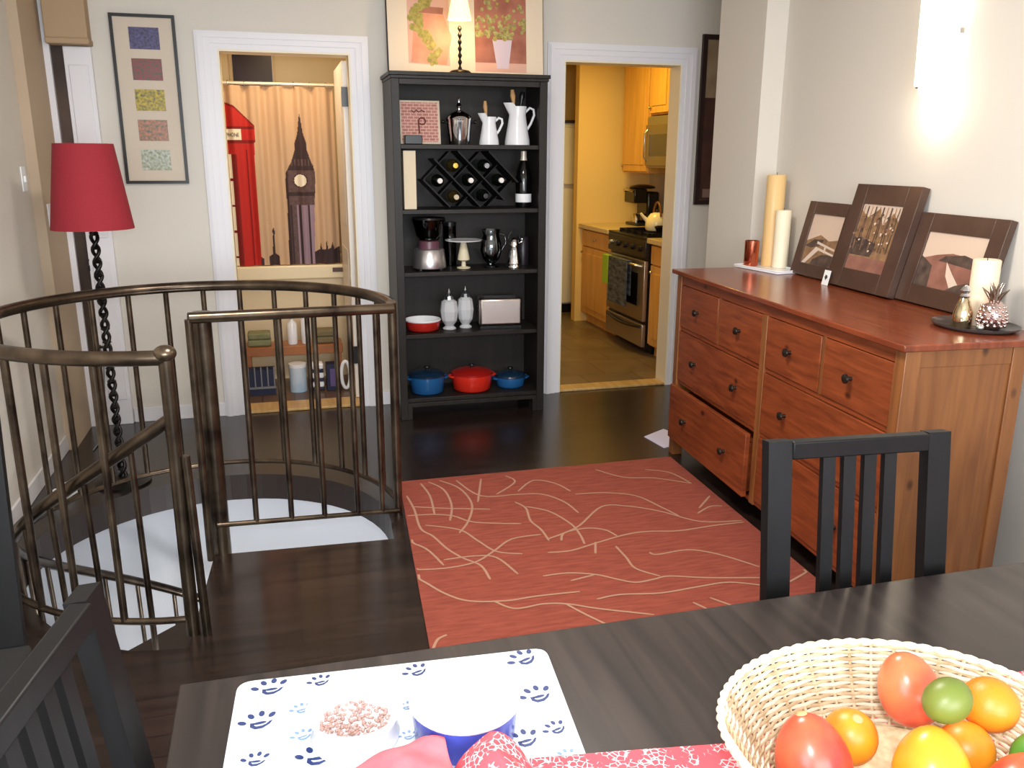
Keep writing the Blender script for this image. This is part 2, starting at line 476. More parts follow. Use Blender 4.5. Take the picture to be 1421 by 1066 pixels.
t = thing('power_strip', 'small white power strip with plugs on the floor by the left wall', 'power strip', (-1.66, -1.16, 0.0005), 1.2)
mb = MB(); mb.box(-0.11, 0.11, -0.025, 0.025, 0, 0.03); mb.build('body', white_lin, t, bevel=0.004)
for x in (-0.06, 0.02):
    mb = MB(); mb.box(x - 0.018, x + 0.018, -0.018, 0.018, 0.0302, 0.06); mb.build('plug', white_ceramic, t, bevel=0.004)
mb = MB(); mb.tube([(-1.652, -0.062, 0.462), (-1.640, -0.060, 0.40), (-1.650, -0.058, 0.28), (-1.662, -0.06, 0.15), (-1.655, -0.07, 0.03), (-1.64, -0.16, 0.006), (-1.66, -0.5, 0.006)], 0.004, 8)
tag(mb.build('cord', mat('grey_cord', (120, 124, 126), 0.5), smooth=60), 'thin grey cord hanging down the narrow white corner door to the floor', 'cord')
# ================================================================== BOOKCASE
BX1 = 0.886
bc = thing('bookcase', 'tall black-brown open bookcase standing between the two doorways', 'bookcase', (0, -0.37, 0))
def bpart(name, *boxes, m=shelf_wood, bev=0.002):
    mb = MB()
    for b_ in boxes: mb.box(b_[0], b_[1], b_[2] + 0.37, b_[3] + 0.37, b_[4], b_[5])
    return mb.build(name, m, bc, bevel=bev)
bpart('side_panel', (0.0, 0.026, -0.362, -0.015, 0.085, 1.93)); bpart('side_panel', (BX1 - 0.026, BX1, -0.362, -0.015, 0.085, 1.93))
bpart('stile', (0.0, 0.044, -0.378, -0.360, 0.0, 1.93)); bpart('stile', (BX1 - 0.046, BX1, -0.378, -0.360, 0.0, 1.93))
bpart('back_panel', (0.026, BX1 - 0.026, -0.030, -0.018, 0.09, 1.93), m=mat('bookcase_back', (46, 41, 37), 0.5, spec=0.35, noise=0.3, nscale=5, stretch=(5, 5, 0.6)))
bpart('cornice', (-0.012, BX1 + 0.012, -0.392, -0.012, 1.946, 1.966), (-0.004, BX1 + 0.004, -0.384, -0.014, 1.93, 1.946))
bpart('frieze', (0.044, BX1 - 0.046, -0.372, -0.356, 1.90, 1.93))
SH = [1.586, 1.230, 0.876, 0.512, 0.124]
for z in SH: bpart('shelf', (0.0265, BX1 - 0.0265, -0.358, -0.031, z - 0.024, z))
bpart('plinth_rail', (0.044, BX1 - 0.046, -0.374, -0.356, 0.075, 0.100))
for x0, x1 in ((0.0, 0.07), (BX1 - 0.07, BX1)):
    bpart('foot', (x0, x1, -0.376, -0.30, 0.0, 0.085)); bpart('foot', (x0, x1, -0.09, -0.02, 0.0, 0.085))

# ---- shelf 1
brick = mat('brick_print', (186, 128, 118), 0.6)
brn = brick.node_tree; bt = brn.nodes.new('ShaderNodeTexBrick'); tcn = brn.nodes.new('ShaderNodeTexCoord'); mpn = brn.nodes.new('ShaderNodeMapping')
mpn.inputs['Rotation'].default_value = (PI / 2, 0, 0)
bt.inputs['Scale'].default_value = 1.0; bt.inputs['Brick Width'].default_value = 0.034; bt.inputs['Row Height'].default_value = 0.017; bt.inputs['Mortar Size'].default_value = 0.002
bt.inputs['Color1'].default_value = lin((186, 122, 110)); bt.inputs['Color2'].default_value = lin((166, 104, 92)); bt.inputs['Mortar'].default_value = lin((214, 176, 164))
brn.links.new(tcn.outputs['Object'], mpn.inputs['Vector']); brn.links.new(mpn.outputs['Vector'], bt.inputs['Vector']); brn.links.new(bt.outputs['Color'], brn.nodes['Principled BSDF'].inputs['Base Color'])
mark = mat('brown_ink', (112, 58, 50), 0.7)
ts = thing('brick_sign', 'square pink brick patterned sign with pale edge on the top shelf', 'sign', (0.176, -0.235, 1.588), rot=(math.radians(-8), 0, 0))
mb = MB(); mb.box(-0.117, 0.117, -0.012, 0.012, 0, 0.24); mb.build('board', mat('pale_sign_edge', (206, 190, 168), 0.6), ts, bevel=0.002)
mb = MB(); mb.box(-0.104, 0.104, -0.015, -0.0121, 0.012, 0.228); mb.build('face', brick, ts, smooth=0)
mb = MB()
mb.tube([(-0.045, -0.017, 0.185), (-0.03, -0.017, 0.172), (-0.018, -0.017, 0.188), (-0.004, -0.017, 0.174), (0.012, -0.017, 0.186), (0.03, -0.017, 0.176)], 0.0035, 6)
mb.tube([(0.012 + 0.02 * math.cos(t * PI / 8), -0.017, 0.125 + 0.018 * math.sin(t * PI / 8)) for t in range(16)], 0.0045, 6, True)
mb.tube([(-0.008, -0.017, 0.118), (-0.004, -0.017, 0.06)], 0.0045, 6)
mb.build('lettering', mark, ts)
mb = MB(); mb.box(0.075, 0.172, -0.335, -0.285, 1.588, 1.636)
tag(mb.build('small_black_box', black_plastic, bevel=0.003), 'small flat black box in front of the pink brick sign', 'box')
t = thing('ice_bucket', 'shiny steel ice bucket with knob handles and tall lid knob', 'ice bucket', (0.402, -0.235, 1.588))
mb = MB(); mb.lathe([(0, 0), (0.055, 0), (0.062, 0.02), (0.072, 0.13), (0.074, 0.14), (0.069, 0.14)], n=28); mb.build('body', chrome, t)
mb = MB(); mb.lathe([(0.075, 0.140), (0.072, 0.152), (0.05, 0.172), (0.02, 0.185), (0.008, 0.19), (0.008, 0.20), (0.017, 0.21), (0.012, 0.224), (0.006, 0.23), (0.006, 0.245), (0.009, 0.252), (0, 0.258)], n=28); mb.build('lid', chrome, t)
for sx in (-1, 1):
    mb = MB(); mb.tube([(sx * 0.070, 0, 0.12), (sx * 0.090, 0, 0.125)], 0.006, 8); mb.ball((sx * 0.094, 0, 0.126), 0.011, 10, 8); mb.build('handle', black_plastic, t)
def jug(x, y, H, R, label, tip):
    t = thing('milk_jug', label, 'jug', (x, y, 1.588))
    mb = MB(); k = H
    mb.lathe([(0, 0), (R, 0), (R, 0.02 * k), (R * 0.98, 0.12 * k), (R * 0.78, 0.5 * k), (R * 0.66, 0.78 * k), (R * 0.74, k), (R * 0.70, k), (R * 0.62, 0.78 * k), (R * 0.72, 0.5 * k), (R * 0.9, 0.1 * k), (0, 0.08 * k)], n=28)
    for i, v in enumerate(mb.v):
        if v[2] > 0.9 * k and v[0] < -0.35 * R:
            f = (v[2] - 0.9 * k) / (0.1 * k)
            mb.v[i] = (v[0] - 0.40 * R * f * (1 - min(1, abs(v[1]) / (0.5 * R))), v[1] * (1 - 0.3 * f), v[2] + 0.02 * f)
    mb.build('body', white_ceramic, t, smooth=60)
    mb = MB(); mb.tube([(R * 0.66, 0, 0.86 * k), (R * 1.0, 0, 0.97 * k), (R * 1.32, 0, 0.93 * k), (R * 1.38, 0, 0.78 * k), (R * 1.08, 0, 0.55 * k), (R * 0.80, 0, 0.40 * k)], 0.0075, 8); mb.build('handle', white_ceramic, t, smooth=60)
    return t
jug(0.578, -0.235, 0.155, 0.058, 'smaller white ceramic jug holding a wooden utensil', 0)
jug(0.748, -0.235, 0.215, 0.074, 'larger white ceramic jug with a spout at the right of the top shelf', 0)
mb = MB(); mb.tube([(0.575, -0.235, 1.612), (0.560, -0.235, 1.76), (0.556, -0.235, 1.80), (0.555, -0.235, 1.83)], [0.006, 0.008, 0.013, 0.008], 10)
tag(mb.build('wooden_spoon', wood_spoon, smooth=60), 'pale wooden utensil standing in the smaller white jug', 'spoon')
mb = MB(); mb.tube([(0.745, -0.235, 1.612), (0.725, -0.235, 1.82), (0.720, -0.235, 1.86), (0.716, -0.235, 1.895)], [0.006, 0.008, 0.016, 0.010], 10)
tag(mb.build('wooden_spoon', wood_spoon, smooth=60), 'tan wooden utensil standing in the larger white jug', 'spoon')
mb = MB(); mb.tube([(0.758, -0.225, 1.612), (0.772, -0.222, 1.82), (0.780, -0.22, 1.86), (0.785, -0.22, 1.885)], [0.006, 0.008, 0.018, 0.012], 10)
tag(mb.build('black_spatula', black_plastic, smooth=60), 'black utensil standing behind the wooden one in the larger jug', 'spatula')

# ---- shelf 2
mb = MB(); mb.box(0.062, 0.132, -0.33, -0.10, 1.232, 1.553)
tag(mb.build('wine_gift_box', cream, bevel=0.002), 'upright narrow cream box at the left of the wine rack', 'box')
rk = thing('wine_rack', 'black lattice wine rack holding bottles on the second shelf', 'wine rack', (0.40, -0.33, 1.232))
s2 = math.sqrt(0.5)
cells = {}
def rp(u, v):   # diagonal coordinates -> shelf plane (x, z)
    return (u, v)
def sd(s, d): return ((s - d) / 2, (s + d) / 2)
slat_d = [(sd(-0.065, 0.39), sd(-0.065, 0.085)), (sd(0.114, 0.44), sd(0.114, -0.095)), (sd(0.294, 0.345), sd(0.294, -0.20)), (sd(0.474, 0.165), sd(0.474, -0.18))]
slat_u = [(sd(-0.055, 0.374), sd(0.262, 0.374)), (sd(-0.065, 0.194), sd(0.44, 0.194)), (sd(0.0, 0.018), sd(0.47, 0.018)), (sd(0.172, -0.158), sd(0.474, -0.158))]
for p, q in slat_d:
    mb = MB(); mb.bar((p[0], 0.10, p[1]), (q[0], 0.10, q[1]), 0.20, 0.008, up=(0, 1, 0) if False else (q[1] - p[1], 0, -(q[0] - p[0])))
    mb.build('rack_slat', chair_wood, rk, smooth=0)
for p, q in slat_u:
    mb = MB(); mb.bar((p[0], 0.14, p[1]), (q[0], 0.14, q[1]), 0.10, 0.005, up=(q[1] - p[1], 0, -(q[0] - p[0])))
    mb.build('rack_slat', chair_wood, rk, smooth=0)
cap_w = mat('white_capsule', (232, 228, 222), 0.4); cap_g = mat('gold_capsule', (198, 164, 70), 0.35, 0.6); cap_s = mat('grey_capsule', (150, 150, 156), 0.4); cap_t = mat('beige_capsule', (196, 180, 150), 0.5); cap_k = mat('dark_capsule', (34, 28, 34), 0.35)
bot_gl = mat('dark_bottle_glass', (14, 18, 14), 0.08)
def wine(x, z, capm, label, olive=False):
    t = thing('wine_bottle', label, 'bottle', (x, -0.315, z), group='wine bottles in the rack')
    Mx = Matrix.Rotation(-PI / 2, 4, 'X')      # axis runs into the shelf, neck to the front
    mb = MB(); mb.lathe([(0.0125, -0.012), (0.0138, 0.012), (0.018, 0.028), (0.034, 0.050), (0.036, 0.07), (0.036, 0.262), (0.03, 0.268), (0, 0.262)], n=20, M=Mx)
    mb.build('glass', bot_gl if not olive else mat('olive_bottle_glass', (58, 48, 22), 0.1), t, smooth=50)
    mb = MB(); mb.lathe([(0, -0.020), (0.0145, -0.019), (0.0155, -0.012), (0.015, 0.008), (0.0139, 0.010)], n=16, M=Mx); mb.build('capsule', capm, t, smooth=50)
wine(0.359, 1.232 + 0.240, cap_g, 'wine bottle with gold capsule in the rack, top row left', True)
wine(0.542, 1.232 + 0.240, cap_s, 'wine bottle with grey capsule in the rack, top row right')
wine(0.268, 1.232 + 0.156, cap_w, 'white capped wine bottle, leftmost in the middle row of the rack')
wine(0.448, 1.232 + 0.158, cap_w, 'white capped wine bottle in the centre of the rack')
wine(0.628, 1.232 + 0.158, cap_w, 'white capped wine bottle, rightmost in the middle row of the rack')
wine(0.362, 1.232 + 0.065, cap_t, 'wine bottle with beige capsule in the lowest row of the rack', True)
wine(0.535, 1.232 + 0.070, cap_k, 'wine bottle with dark capsule in the lowest row of the rack')
t = thing('champagne_bottle', 'black champagne bottle with white label standing right of the wine rack', 'bottle', (0.786, -0.24, 1.2315))
mb = MB(); mb.lathe([(0, 0), (0.044, 0), (0.047, 0.01), (0.047, 0.17), (0.040, 0.215), (0.022, 0.265), (0.0155, 0.29), (0.0155, 0.318), (0, 0.319)], n=24); mb.build('glass', mat('black_bottle_glass', (9, 9, 10), 0.1), t, smooth=50)
mb = MB(); mb.lathe([(0.021, 0.270), (0.0175, 0.29), (0.0172, 0.322), (0.0, 0.325)], n=20); mb.build('foil', mat('pale_foil', (214, 200, 186), 0.35, 0.3), t, smooth=50)
mb = MB(); mb.lathe([(0.0475, 0.030), (0.0478, 0.031), (0.0478, 0.078), (0.0475, 0.079)], n=24); mb.build('label', white_lin, t, smooth=50)

# ---- shelf 3
Z3 = 0.8775
t = thing('blender', 'steel based blender with clear jar at the left of the third shelf', 'blender', (0.213, -0.24, Z3))
mb = MB(); mb.lathe([(0, 0.012), (0.098, 0.012), (0.100, 0.02), (0.088, 0.118), (0.08, 0.124), (0, 0.125)], n=32); mb.build('base', mat('blender_steel', (206, 202, 206), 0.3, 0.9), t, smooth=50)
for sx in (-1, 1):
    mb = MB(); mb.lathe([(0, 0), (0.018, 0), (0.018, 0.014), (0, 0.014)], (sx * 0.06, -0.045, 0), 12); mb.build('rubber_foot', black_plastic, t)
mb = MB(); mb.lathe([(0, 0.125), (0.062, 0.125), (0.060, 0.165), (0.052, 0.17), (0, 0.17)], n=28); mb.build('collar', mat('plum_collar', (96, 60, 72), 0.3), t, smooth=50)
mb = MB(); mb.lathe([(0.052, 0.17), (0.075, 0.20), (0.098, 0.29), (0.095, 0.29), (0.072, 0.202), (0.05, 0.172)], n=28); mb.build('jar', glass_smoke, t, smooth=50)
mb = MB(); mb.lathe([(0, 0.28), (0.098, 0.291), (0.094, 0.302), (0.03, 0.306), (0, 0.306)], n=28); mb.build('lid', black_plastic, t, smooth=50)
mb = MB(); mb.tube([(0, 0, 0.17), (0, 0, 0.275)], 0.009, 8); mb.build('spindle', steel, t)
t = thing('cake_stand', 'white plate on a cream tapering pedestal beside the blender', 'cake stand', (0.422, -0.225, Z3))
mb = MB(); mb.lathe([(0, 0), (0.040, 0), (0.040, 0.006), (0.014, 0.012), (0.012, 0.04), (0.036, 0.05), (0.034, 0.07), (0.016, 0.155), (0, 0.156)], n=24); mb.build('pedestal', mat('cream_pedestal', (216, 206, 176), 0.5), t, smooth=50)
mb = MB(); mb.lathe([(0, 0.156), (0.07, 0.157), (0.108, 0.163), (0.110, 0.168), (0.07, 0.163), (0, 0.162)], n=32); mb.build('plate', white_ceramic, t, smooth=50)
t = thing('glass_canister', 'dark clear glass canister standing behind the cake stand', 'canister', (0.368, -0.080, Z3))
mb = MB(); mb.lathe([(0, 0), (0.038, 0), (0.040, 0.01), (0.040, 0.24), (0.036, 0.24), (0.036, 0.012), (0, 0.008)], n=20); mb.build('jar', glass_smoke, t, smooth=50)
mb = MB(); mb.lathe([(0, 0.241), (0.041, 0.241), (0.041, 0.262), (0, 0.264)], n=20); mb.build('lid', black_plastic, t, smooth=50)
t = thing('glass_pitcher', 'round clear glass pitcher between cake stand and steel shaker', 'pitcher', (0.592, -0.22, Z3))
mb = MB(); mb.lathe([(0, 0), (0.045, 0), (0.046, 0.008), (0.02, 0.02), (0.05, 0.05), (0.066, 0.10), (0.060, 0.15), (0.048, 0.19), (0.056, 0.225), (0.053, 0.225), (0.045, 0.19), (0.056, 0.15), (0.062, 0.10), (0.047, 0.054), (0, 0.035)], n=24); mb.build('bowl', glass_clear, t, smooth=60)
mb = MB(); mb.tube([(0.05, 0, 0.20), (0.088, 0, 0.19), (0.092, 0, 0.14), (0.064, 0, 0.10)], 0.006, 8); mb.build('handle', glass_clear, t, smooth=60)
t = thing('cocktail_shaker', 'polished steel shaker at the right of the third shelf', 'shaker', (0.728, -0.25, Z3))
mb = MB(); mb.lathe([(0, 0), (0.046, 0), (0.046, 0.008), (0.040, 0.02), (0.046, 0.024), (0.028, 0.115), (0.022, 0.125), (0.030, 0.130), (0.026, 0.165), (0.012, 0.176), (0, 0.178)], n=24); mb.build('body', chrome, t, smooth=50)
mb = MB(); mb.tube([(0.026, 0, 0.14), (0.046, 0, 0.150), (0.05, 0, 0.165)], 0.006, 8); mb.ball((0.05, 0, 0.167), 0.012, 10, 8); mb.build('spout', chrome, t, smooth=50)
mb = MB(); mb.tube([(-0.02 + 0.036 * math.cos(k * PI / 10) + 0.02, 0, 0.17 + 0.045 * math.sin(k * PI / 10)) for k in range(11)], 0.005, 8); mb.build('handle', black_plastic, t, smooth=50)
mb = MB(); mb.lathe([(0, 0), (0.036, 0), (0.038, 0.01), (0.038, 0.16), (0.03, 0.175), (0, 0.176)], (0.808, -0.16, Z3), 20)
tag(mb.build('dark_canister', cap_k, smooth=50), 'dark canister in the right corner of the third shelf', 'canister')

# ---- shelf 4
Z4 = 0.5135
t = thing('baking_dish', 'round red baking dish with white inside on the fourth shelf', 'dish', (0.168, -0.225, Z4))
mb = MB(); mb.lathe([(0, 0), (0.085, 0), (0.098, 0.012), (0.106, 0.058), (0.104, 0.0585)], n=36); mb.build('outside', mat('red_enamel', (176, 38, 30), 0.22), t, smooth=50)
mb = MB(); mb.lathe([(0.106, 0.058), (0.109, 0.064), (0.106, 0.068), (0.101, 0.064), (0.095, 0.018), (0.085, 0.010), (0, 0.009)], n=36); mb.build('inside', white_ceramic, t, smooth=50)
milky = mat('glint_white_glass', (240, 242, 246), 0.10, trans=0.45)  # white body colour stands in for flash reflections on clear glass
def decanter(x, y, R, H, label):
    t = thing('glass_jar', label, 'jar', (x, y, Z4))
    mb = MB(); mb.lathe([(0, 0), (R * 0.7, 0), (R * 0.75, 0.006), (R * 0.45, 0.02), (R * 0.85, 0.055), (R, H * 0.45), (R * 0.85, H * 0.68), (R * 0.5, H * 0.74), (R * 0.5, H * 0.70), (R * 0.78, H * 0.64), (R * 0.92, H * 0.45), (R * 0.78, 0.06), (0, 0.035)], n=11); mb.build('bowl', milky, t, smooth=0)
    mb = MB(); mb.lathe([(R * 0.55, H * 0.74), (R * 0.42, H * 0.82), (R * 0.10, H * 0.86), (R * 0.16, H * 0.91), (R * 0.05, H), (0, H)], n=9); mb.build('lid', glass_cut, t, smooth=0)
decanter(0.328, -0.235, 0.056, 0.245, 'left of two lidded clear glass jars on the fourth shelf')
decanter(0.432, -0.215, 0.052, 0.255, 'right of two lidded clear glass jars, next to the toaster')
t = thing('toaster', 'brushed steel two slot toaster at the right of the fourth shelf', 'toaster', (0.640, -0.23, Z4), -0.10)
mb = MB(); mb.box(-0.132, 0.132, -0.07, 0.07, 0.016, 0.185); mb.build('body', mat('toaster_steel', (196, 186, 180), 0.28, 1.0), t, bevel=0.016)
mb = MB(); mb.box(-0.125, 0.125, -0.064, 0.064, 0.0, 0.0158); mb.build('base', black_plastic, t)
for sy in (-0.028, 0.028):
    mb = MB(); mb.box(-0.095, 0.095, sy - 0.010, sy + 0.010, 0.1851, 0.1868); mb.build('slot', black_plastic, t, smooth=0)
mb = MB(); mb.box(-0.142, -0.1325, -0.018, 0.018, 0.12, 0.135); mb.build('lever', black_plastic, t, bevel=0.003)

# ---- shelf 5: enamel pots
Z5 = 0.1255
blue_en = mat('blue_enamel', (34, 88, 142), 0.15); red_en = mat('orange_red_enamel', (206, 44, 30), 0.15); navy_en = mat('dark_blue_enamel', (20, 42, 64), 0.18); dred = mat('deep_red_enamel', (150, 26, 22), 0.18)
def pot(x, y, R, H, m, ml, label, loops=True):
    t = thing('casserole_pot', label, 'pot', (x, y, Z5))
    mb = MB(); mb.lathe([(0, 0), (R * 0.82, 0), (R * 0.93, 0.012), (R, H * 0.9), (R, H), (R * 0.95, H), (R * 0.9, 0.014), (0, 0.010)], n=36); mb.build('body', m, t, smooth=50)
    mb = MB(); mb.lathe([(R * 1.015, H + 0.001), (R * 1.01, H + 0.010), (R * 0.85, H + 0.022), (R * 0.4, H + 0.034), (0, H + 0.036)], n=36); l = mb.build('lid', ml, t, smooth=50)
    mb = MB(); mb.lathe([(0, H + 0.034), (0.008, H + 0.034), (0.008, H + 0.044), (0.019, H + 0.050), (0.016, H + 0.058), (0, H + 0.060)], n=16); mb.build('knob', black_plastic, l, smooth=50)
    if loops:
        for sx in (-1, 1):
            mb = MB(); mb.tube([(sx * R * 0.96, -0.035, H * 0.86), (sx * (R + 0.016), -0.025, H * 0.90), (sx * (R + 0.016), 0.025, H * 0.90), (sx * R * 0.96, 0.035, H * 0.86)], 0.007, 8); mb.build('handle', m, t, smooth=60)
pot(0.186, -0.225, 0.108, 0.105, blue_en, navy_en, 'deep blue enamel casserole pot at the left of the bottom shelf')
pot(0.466, -0.225, 0.126, 0.102, red_en, dred, 'bright red enamel casserole pot in the middle of the bottom shelf')
pot(0.715, -0.215, 0.094, 0.065, blue_en, navy_en, 'small shallow blue enamel pot at the right of the bottom shelf', True)

# ---- on top of the bookcase: canvas print and little lamp
t = thing('canvas_print', 'cream canvas print of two potted plants leaning on the wall above the bookcase', 'picture', (0.49, -0.085, 1.967), rot=(math.radians(-4.5), 0, 0))
canvas = mat('canvas_cream', (228, 212, 190), 0.38, bump=0.05, nscale=300)
edge = mat('black_canvas_edge', (22, 18, 16), 0.6)
mb = MB(); mb.box(-0.462, 0.462, -0.001, 0.03, 0, 0.62); mb.build('stretcher', edge, t, smooth=0)
mb = MB(); mb.box(-0.458, 0.458, -0.004, -0.0011, 0.012, 0.616)
terra = mat('terracotta_print', (222, 160, 130), 0.4, rgb2=(204, 134, 106), nscale=10); leaf = mat('olive_leaf_print', (178, 166, 84), 0.4, rgb2=(138, 128, 60), nscale=60); brownp = mat('rust_print', (180, 118, 96), 0.4, rgb2=(146, 86, 70), nscale=8); lav = mat('lilac_print', (206, 190, 204), 0.4); pale = mat('pale_leaf_print', (186, 178, 112), 0.4, rgb2=(128, 118, 66), nscale=70); rosy = mat('rose_print', (216, 170, 152), 0.4)
def flat(poly, y, mi): mb.add([(p[0], y, p[1]) for p in poly], [tuple(range(len(poly)))], mi)
flat([(-0.345, 0.07), (-0.105, 0.06), (-0.105, 0.56), (-0.345, 0.56)], -0.0044, 7)
flat([(-0.33, 0.075), (-0.125, 0.065), (-0.09, 0.22), (-0.15, 0.37), (-0.29, 0.375), (-0.31, 0.28)], -0.0047, 1)
flat([(-0.30, 0.345), (-0.14, 0.34), (-0.135, 0.375), (-0.305, 0.38)], -0.0050, 4)
for i in range(60):
    u = i / 60.0
    cx = -0.27 + 0.03 * math.sin(u * 9) + 0.13 * max(0, 0.55 - u) + random.uniform(-0.035, 0.035); cz = 0.07 + u * 0.42
    r = random.uniform(0.012, 0.024)
    flat(circ(cx, cz, r, 7, i), -0.0053 - 0.00002 * i, 2)
flat([(0.045, 0.07), (0.355, 0.07), (0.355, 0.56), (0.045, 0.56)], -0.0044, 4)
flat([(0.045, 0.035), (0.355, 0.035), (0.355, 0.085), (0.045, 0.085)], -0.0046, 7)
flat([(0.175, 0.055), (0.245, 0.055), (0.268, 0.215), (0.150, 0.215)], -0.0050, 5)
for i in range(110):
    an = random.uniform(0.1, PI - 0.1); rr = random.uniform(0.02, 0.21)
    cx = 0.205 + rr * math.cos(an) * 0.85; cz = 0.21 + rr * math.sin(an) * 1.2
    cx = max(0.06, min(0.34, cx))
    flat(circ(cx, cz, random.uniform(0.008, 0.017), 6, i), -0.0053 - 0.00002 * i, 6 if i % 4 else 2)
mb.build('print', [canvas, terra, leaf, leaf, brownp, lav, pale, rosy], t, smooth=0)
t = thing('table_lamp', 'small lit lamp with twisted dark stem on top of the bookcase', 'lamp', (0.406, -0.26, 1.9675))
mb = MB(); mb.lathe([(0, 0), (0.066, 0), (0.064, 0.010), (0.05, 0.020), (0.02, 0.026), (0, 0.028)], n=24); mb.build('base', black_iron, t, smooth=50)
mb = MB(); mb.tube([(0, 0, 0.02 + 0.235 * i / 40) for i in range(41)], [0.0085 + 0.0035 * math.sin(i * 2 * PI / 6) for i in range(41)], 10); mb.build('stem', black_iron, t, smooth=60)
shade_em = mat('lit_cream_shade', (255, 224, 160), 0.8, emit=(255, 214, 130), estr=2.2)
mb = MB(); mb.lathe([(0.066, 0.285), (0.030, 0.46), (0.028, 0.46), (0.064, 0.285)], n=28); mb.build('lamp_shade', shade_em, t, smooth=60)
mb = MB(); mb.ball((0, 0, 0.315), (0.018, 0.018, 0.03), 12, 8); mb.build('bulb', mat('lit_bulb', (255, 240, 210), 0.5, emit=(255, 225, 170), estr=20), t, smooth=60)

# ================================================================== PICTURES ON THE WALL
def frame_parts(t, w, h, b, dpt, fm, mm, opening):
    """flat picture in local x (width) / z (height), facing -y"""
    for nm, bx in (('frame', ((-w / 2, -w / 2 + b, -dpt, 0, 0, h), (w / 2 - b, w / 2, -dpt, 0, 0, h), (-w / 2 + b, w / 2 - b, -dpt, 0, 0, b), (-w / 2 + b, w / 2 - b, -dpt, 0, h - b, h))),):
        mb = MB()
        for q in bx: mb.box(*q)
        f = mb.build(nm, fm, t, smooth=0)
    mb = MB(); mb.box(-w / 2 + b, w / 2 - b, -dpt * 0.55, -0.002, b, h - b); mb.build('mat_board', mm, t, smooth=0)
pic_black = mat('black_picture_frame', (24, 22, 22), 0.35)
t = thing('framed_photo_strip', 'tall narrow black frame with five small flower photos on the back wall', 'picture', (-1.262, -0.002, 1.370))
frame_parts(t, 0.325, 0.875, 0.016, 0.022, pic_black, mat('mat_board_cream', (204, 190, 172), 0.5), None)
cols = [((96, 88, 140), (40, 44, 60)), ((150, 50, 70), (70, 86, 60)), ((206, 176, 40), (70, 84, 50)), ((70, 96, 80), (196, 120, 90)), ((120, 136, 80), (200, 200, 200))]
for i, (c1, c2) in enumerate(cols):
    z = 0.755 - i * 0.157
    mb = MB(); mb.box(-0.072 , 0.078, -0.0145, -0.0122, z - 0.055, z + 0.055)
    m = mat('flower_photo', c1, 0.3, rgb2=c2, nscale=70)
    mb.build('photo', m, t, smooth=0)
t = thing('framed_print', 'dark framed print partly hidden behind the right wall corner beside the kitchen door', 'picture', (2.175, -0.002, 1.222))
brf = mat('dark_brown_frame', (44, 30, 28), 0.35)
frame_parts(t, 0.31, 1.048, 0.030, 0.026, brf, mat('sepia_mat', (156, 136, 110), 0.5, rgb2=(134, 112, 86), nscale=9), None)
mb = MB(); mb.box(-0.123, 0.123, -0.0175, -0.0146, 0.032, 0.67); mb.build('dark_image', mat('dark_rust_image', (84, 56, 50), 0.3, rgb2=(60, 38, 36), nscale=6), t, smooth=0)
mb = MB(); mb.box(-0.10, 0.10, -0.0178, -0.0176, 0.045, 0.10); mb.build('caption_strip', mat('caption_strip', (128, 104, 92), 0.4), t, smooth=0)

# ================================================================== FLOOR LAMP
t = thing('floor_lamp', 'floor lamp with red fabric shade and twisted black iron stem', 'lamp', (-1.432, -1.03, 0.0))
mb = MB(); mb.lathe([(0, 0), (0.125, 0), (0.125, 0.010), (0.09, 0.024), (0.03, 0.034), (0, 0.036)], n=32); mb.build('base', black_iron, t, smooth=50)
N = 220; mb = MB()
for ph in (0, PI):
    mb.tube([(0.013 * math.cos(ph + i * 0.30), 0.013 * math.sin(ph + i * 0.30), 0.03 + 1.19 * i / N) for i in range(N + 1)], 0.0085, 7)
mb.build('twisted_stem', black_iron, t, smooth=60)
for i in range(19):
    mb = MB(); mb.lathe([(0.010, -0.011), (0.021, 0.0), (0.010, 0.011)], (0, 0, 0.07 + i * 0.062), 10); mb.build('stem_bead', black_iron, t, smooth=60)
mb = MB(); mb.lathe([(0.171, 1.205), (0.121, 1.570), (0.118, 1.570), (0.168, 1.205)], n=48); mb.build('lamp_shade', red_shade, t, smooth=60)
mb = MB()
for k in range(3): mb.tube([(0, 0, 1.24), (0.150 * math.cos(k * 2.09), 0.150 * math.sin(k * 2.09), 1.34)], 0.002, 6)
mb.tube([(0, 0, 1.20), (0, 0, 1.36)], 0.014, 10); mb.build('bulb_holder', black_iron, t)
mb = MB(); mb.ball((0, 0, 1.40), (0.03, 0.03, 0.05), 12, 8); mb.build('bulb', white_lin, t, smooth=60)

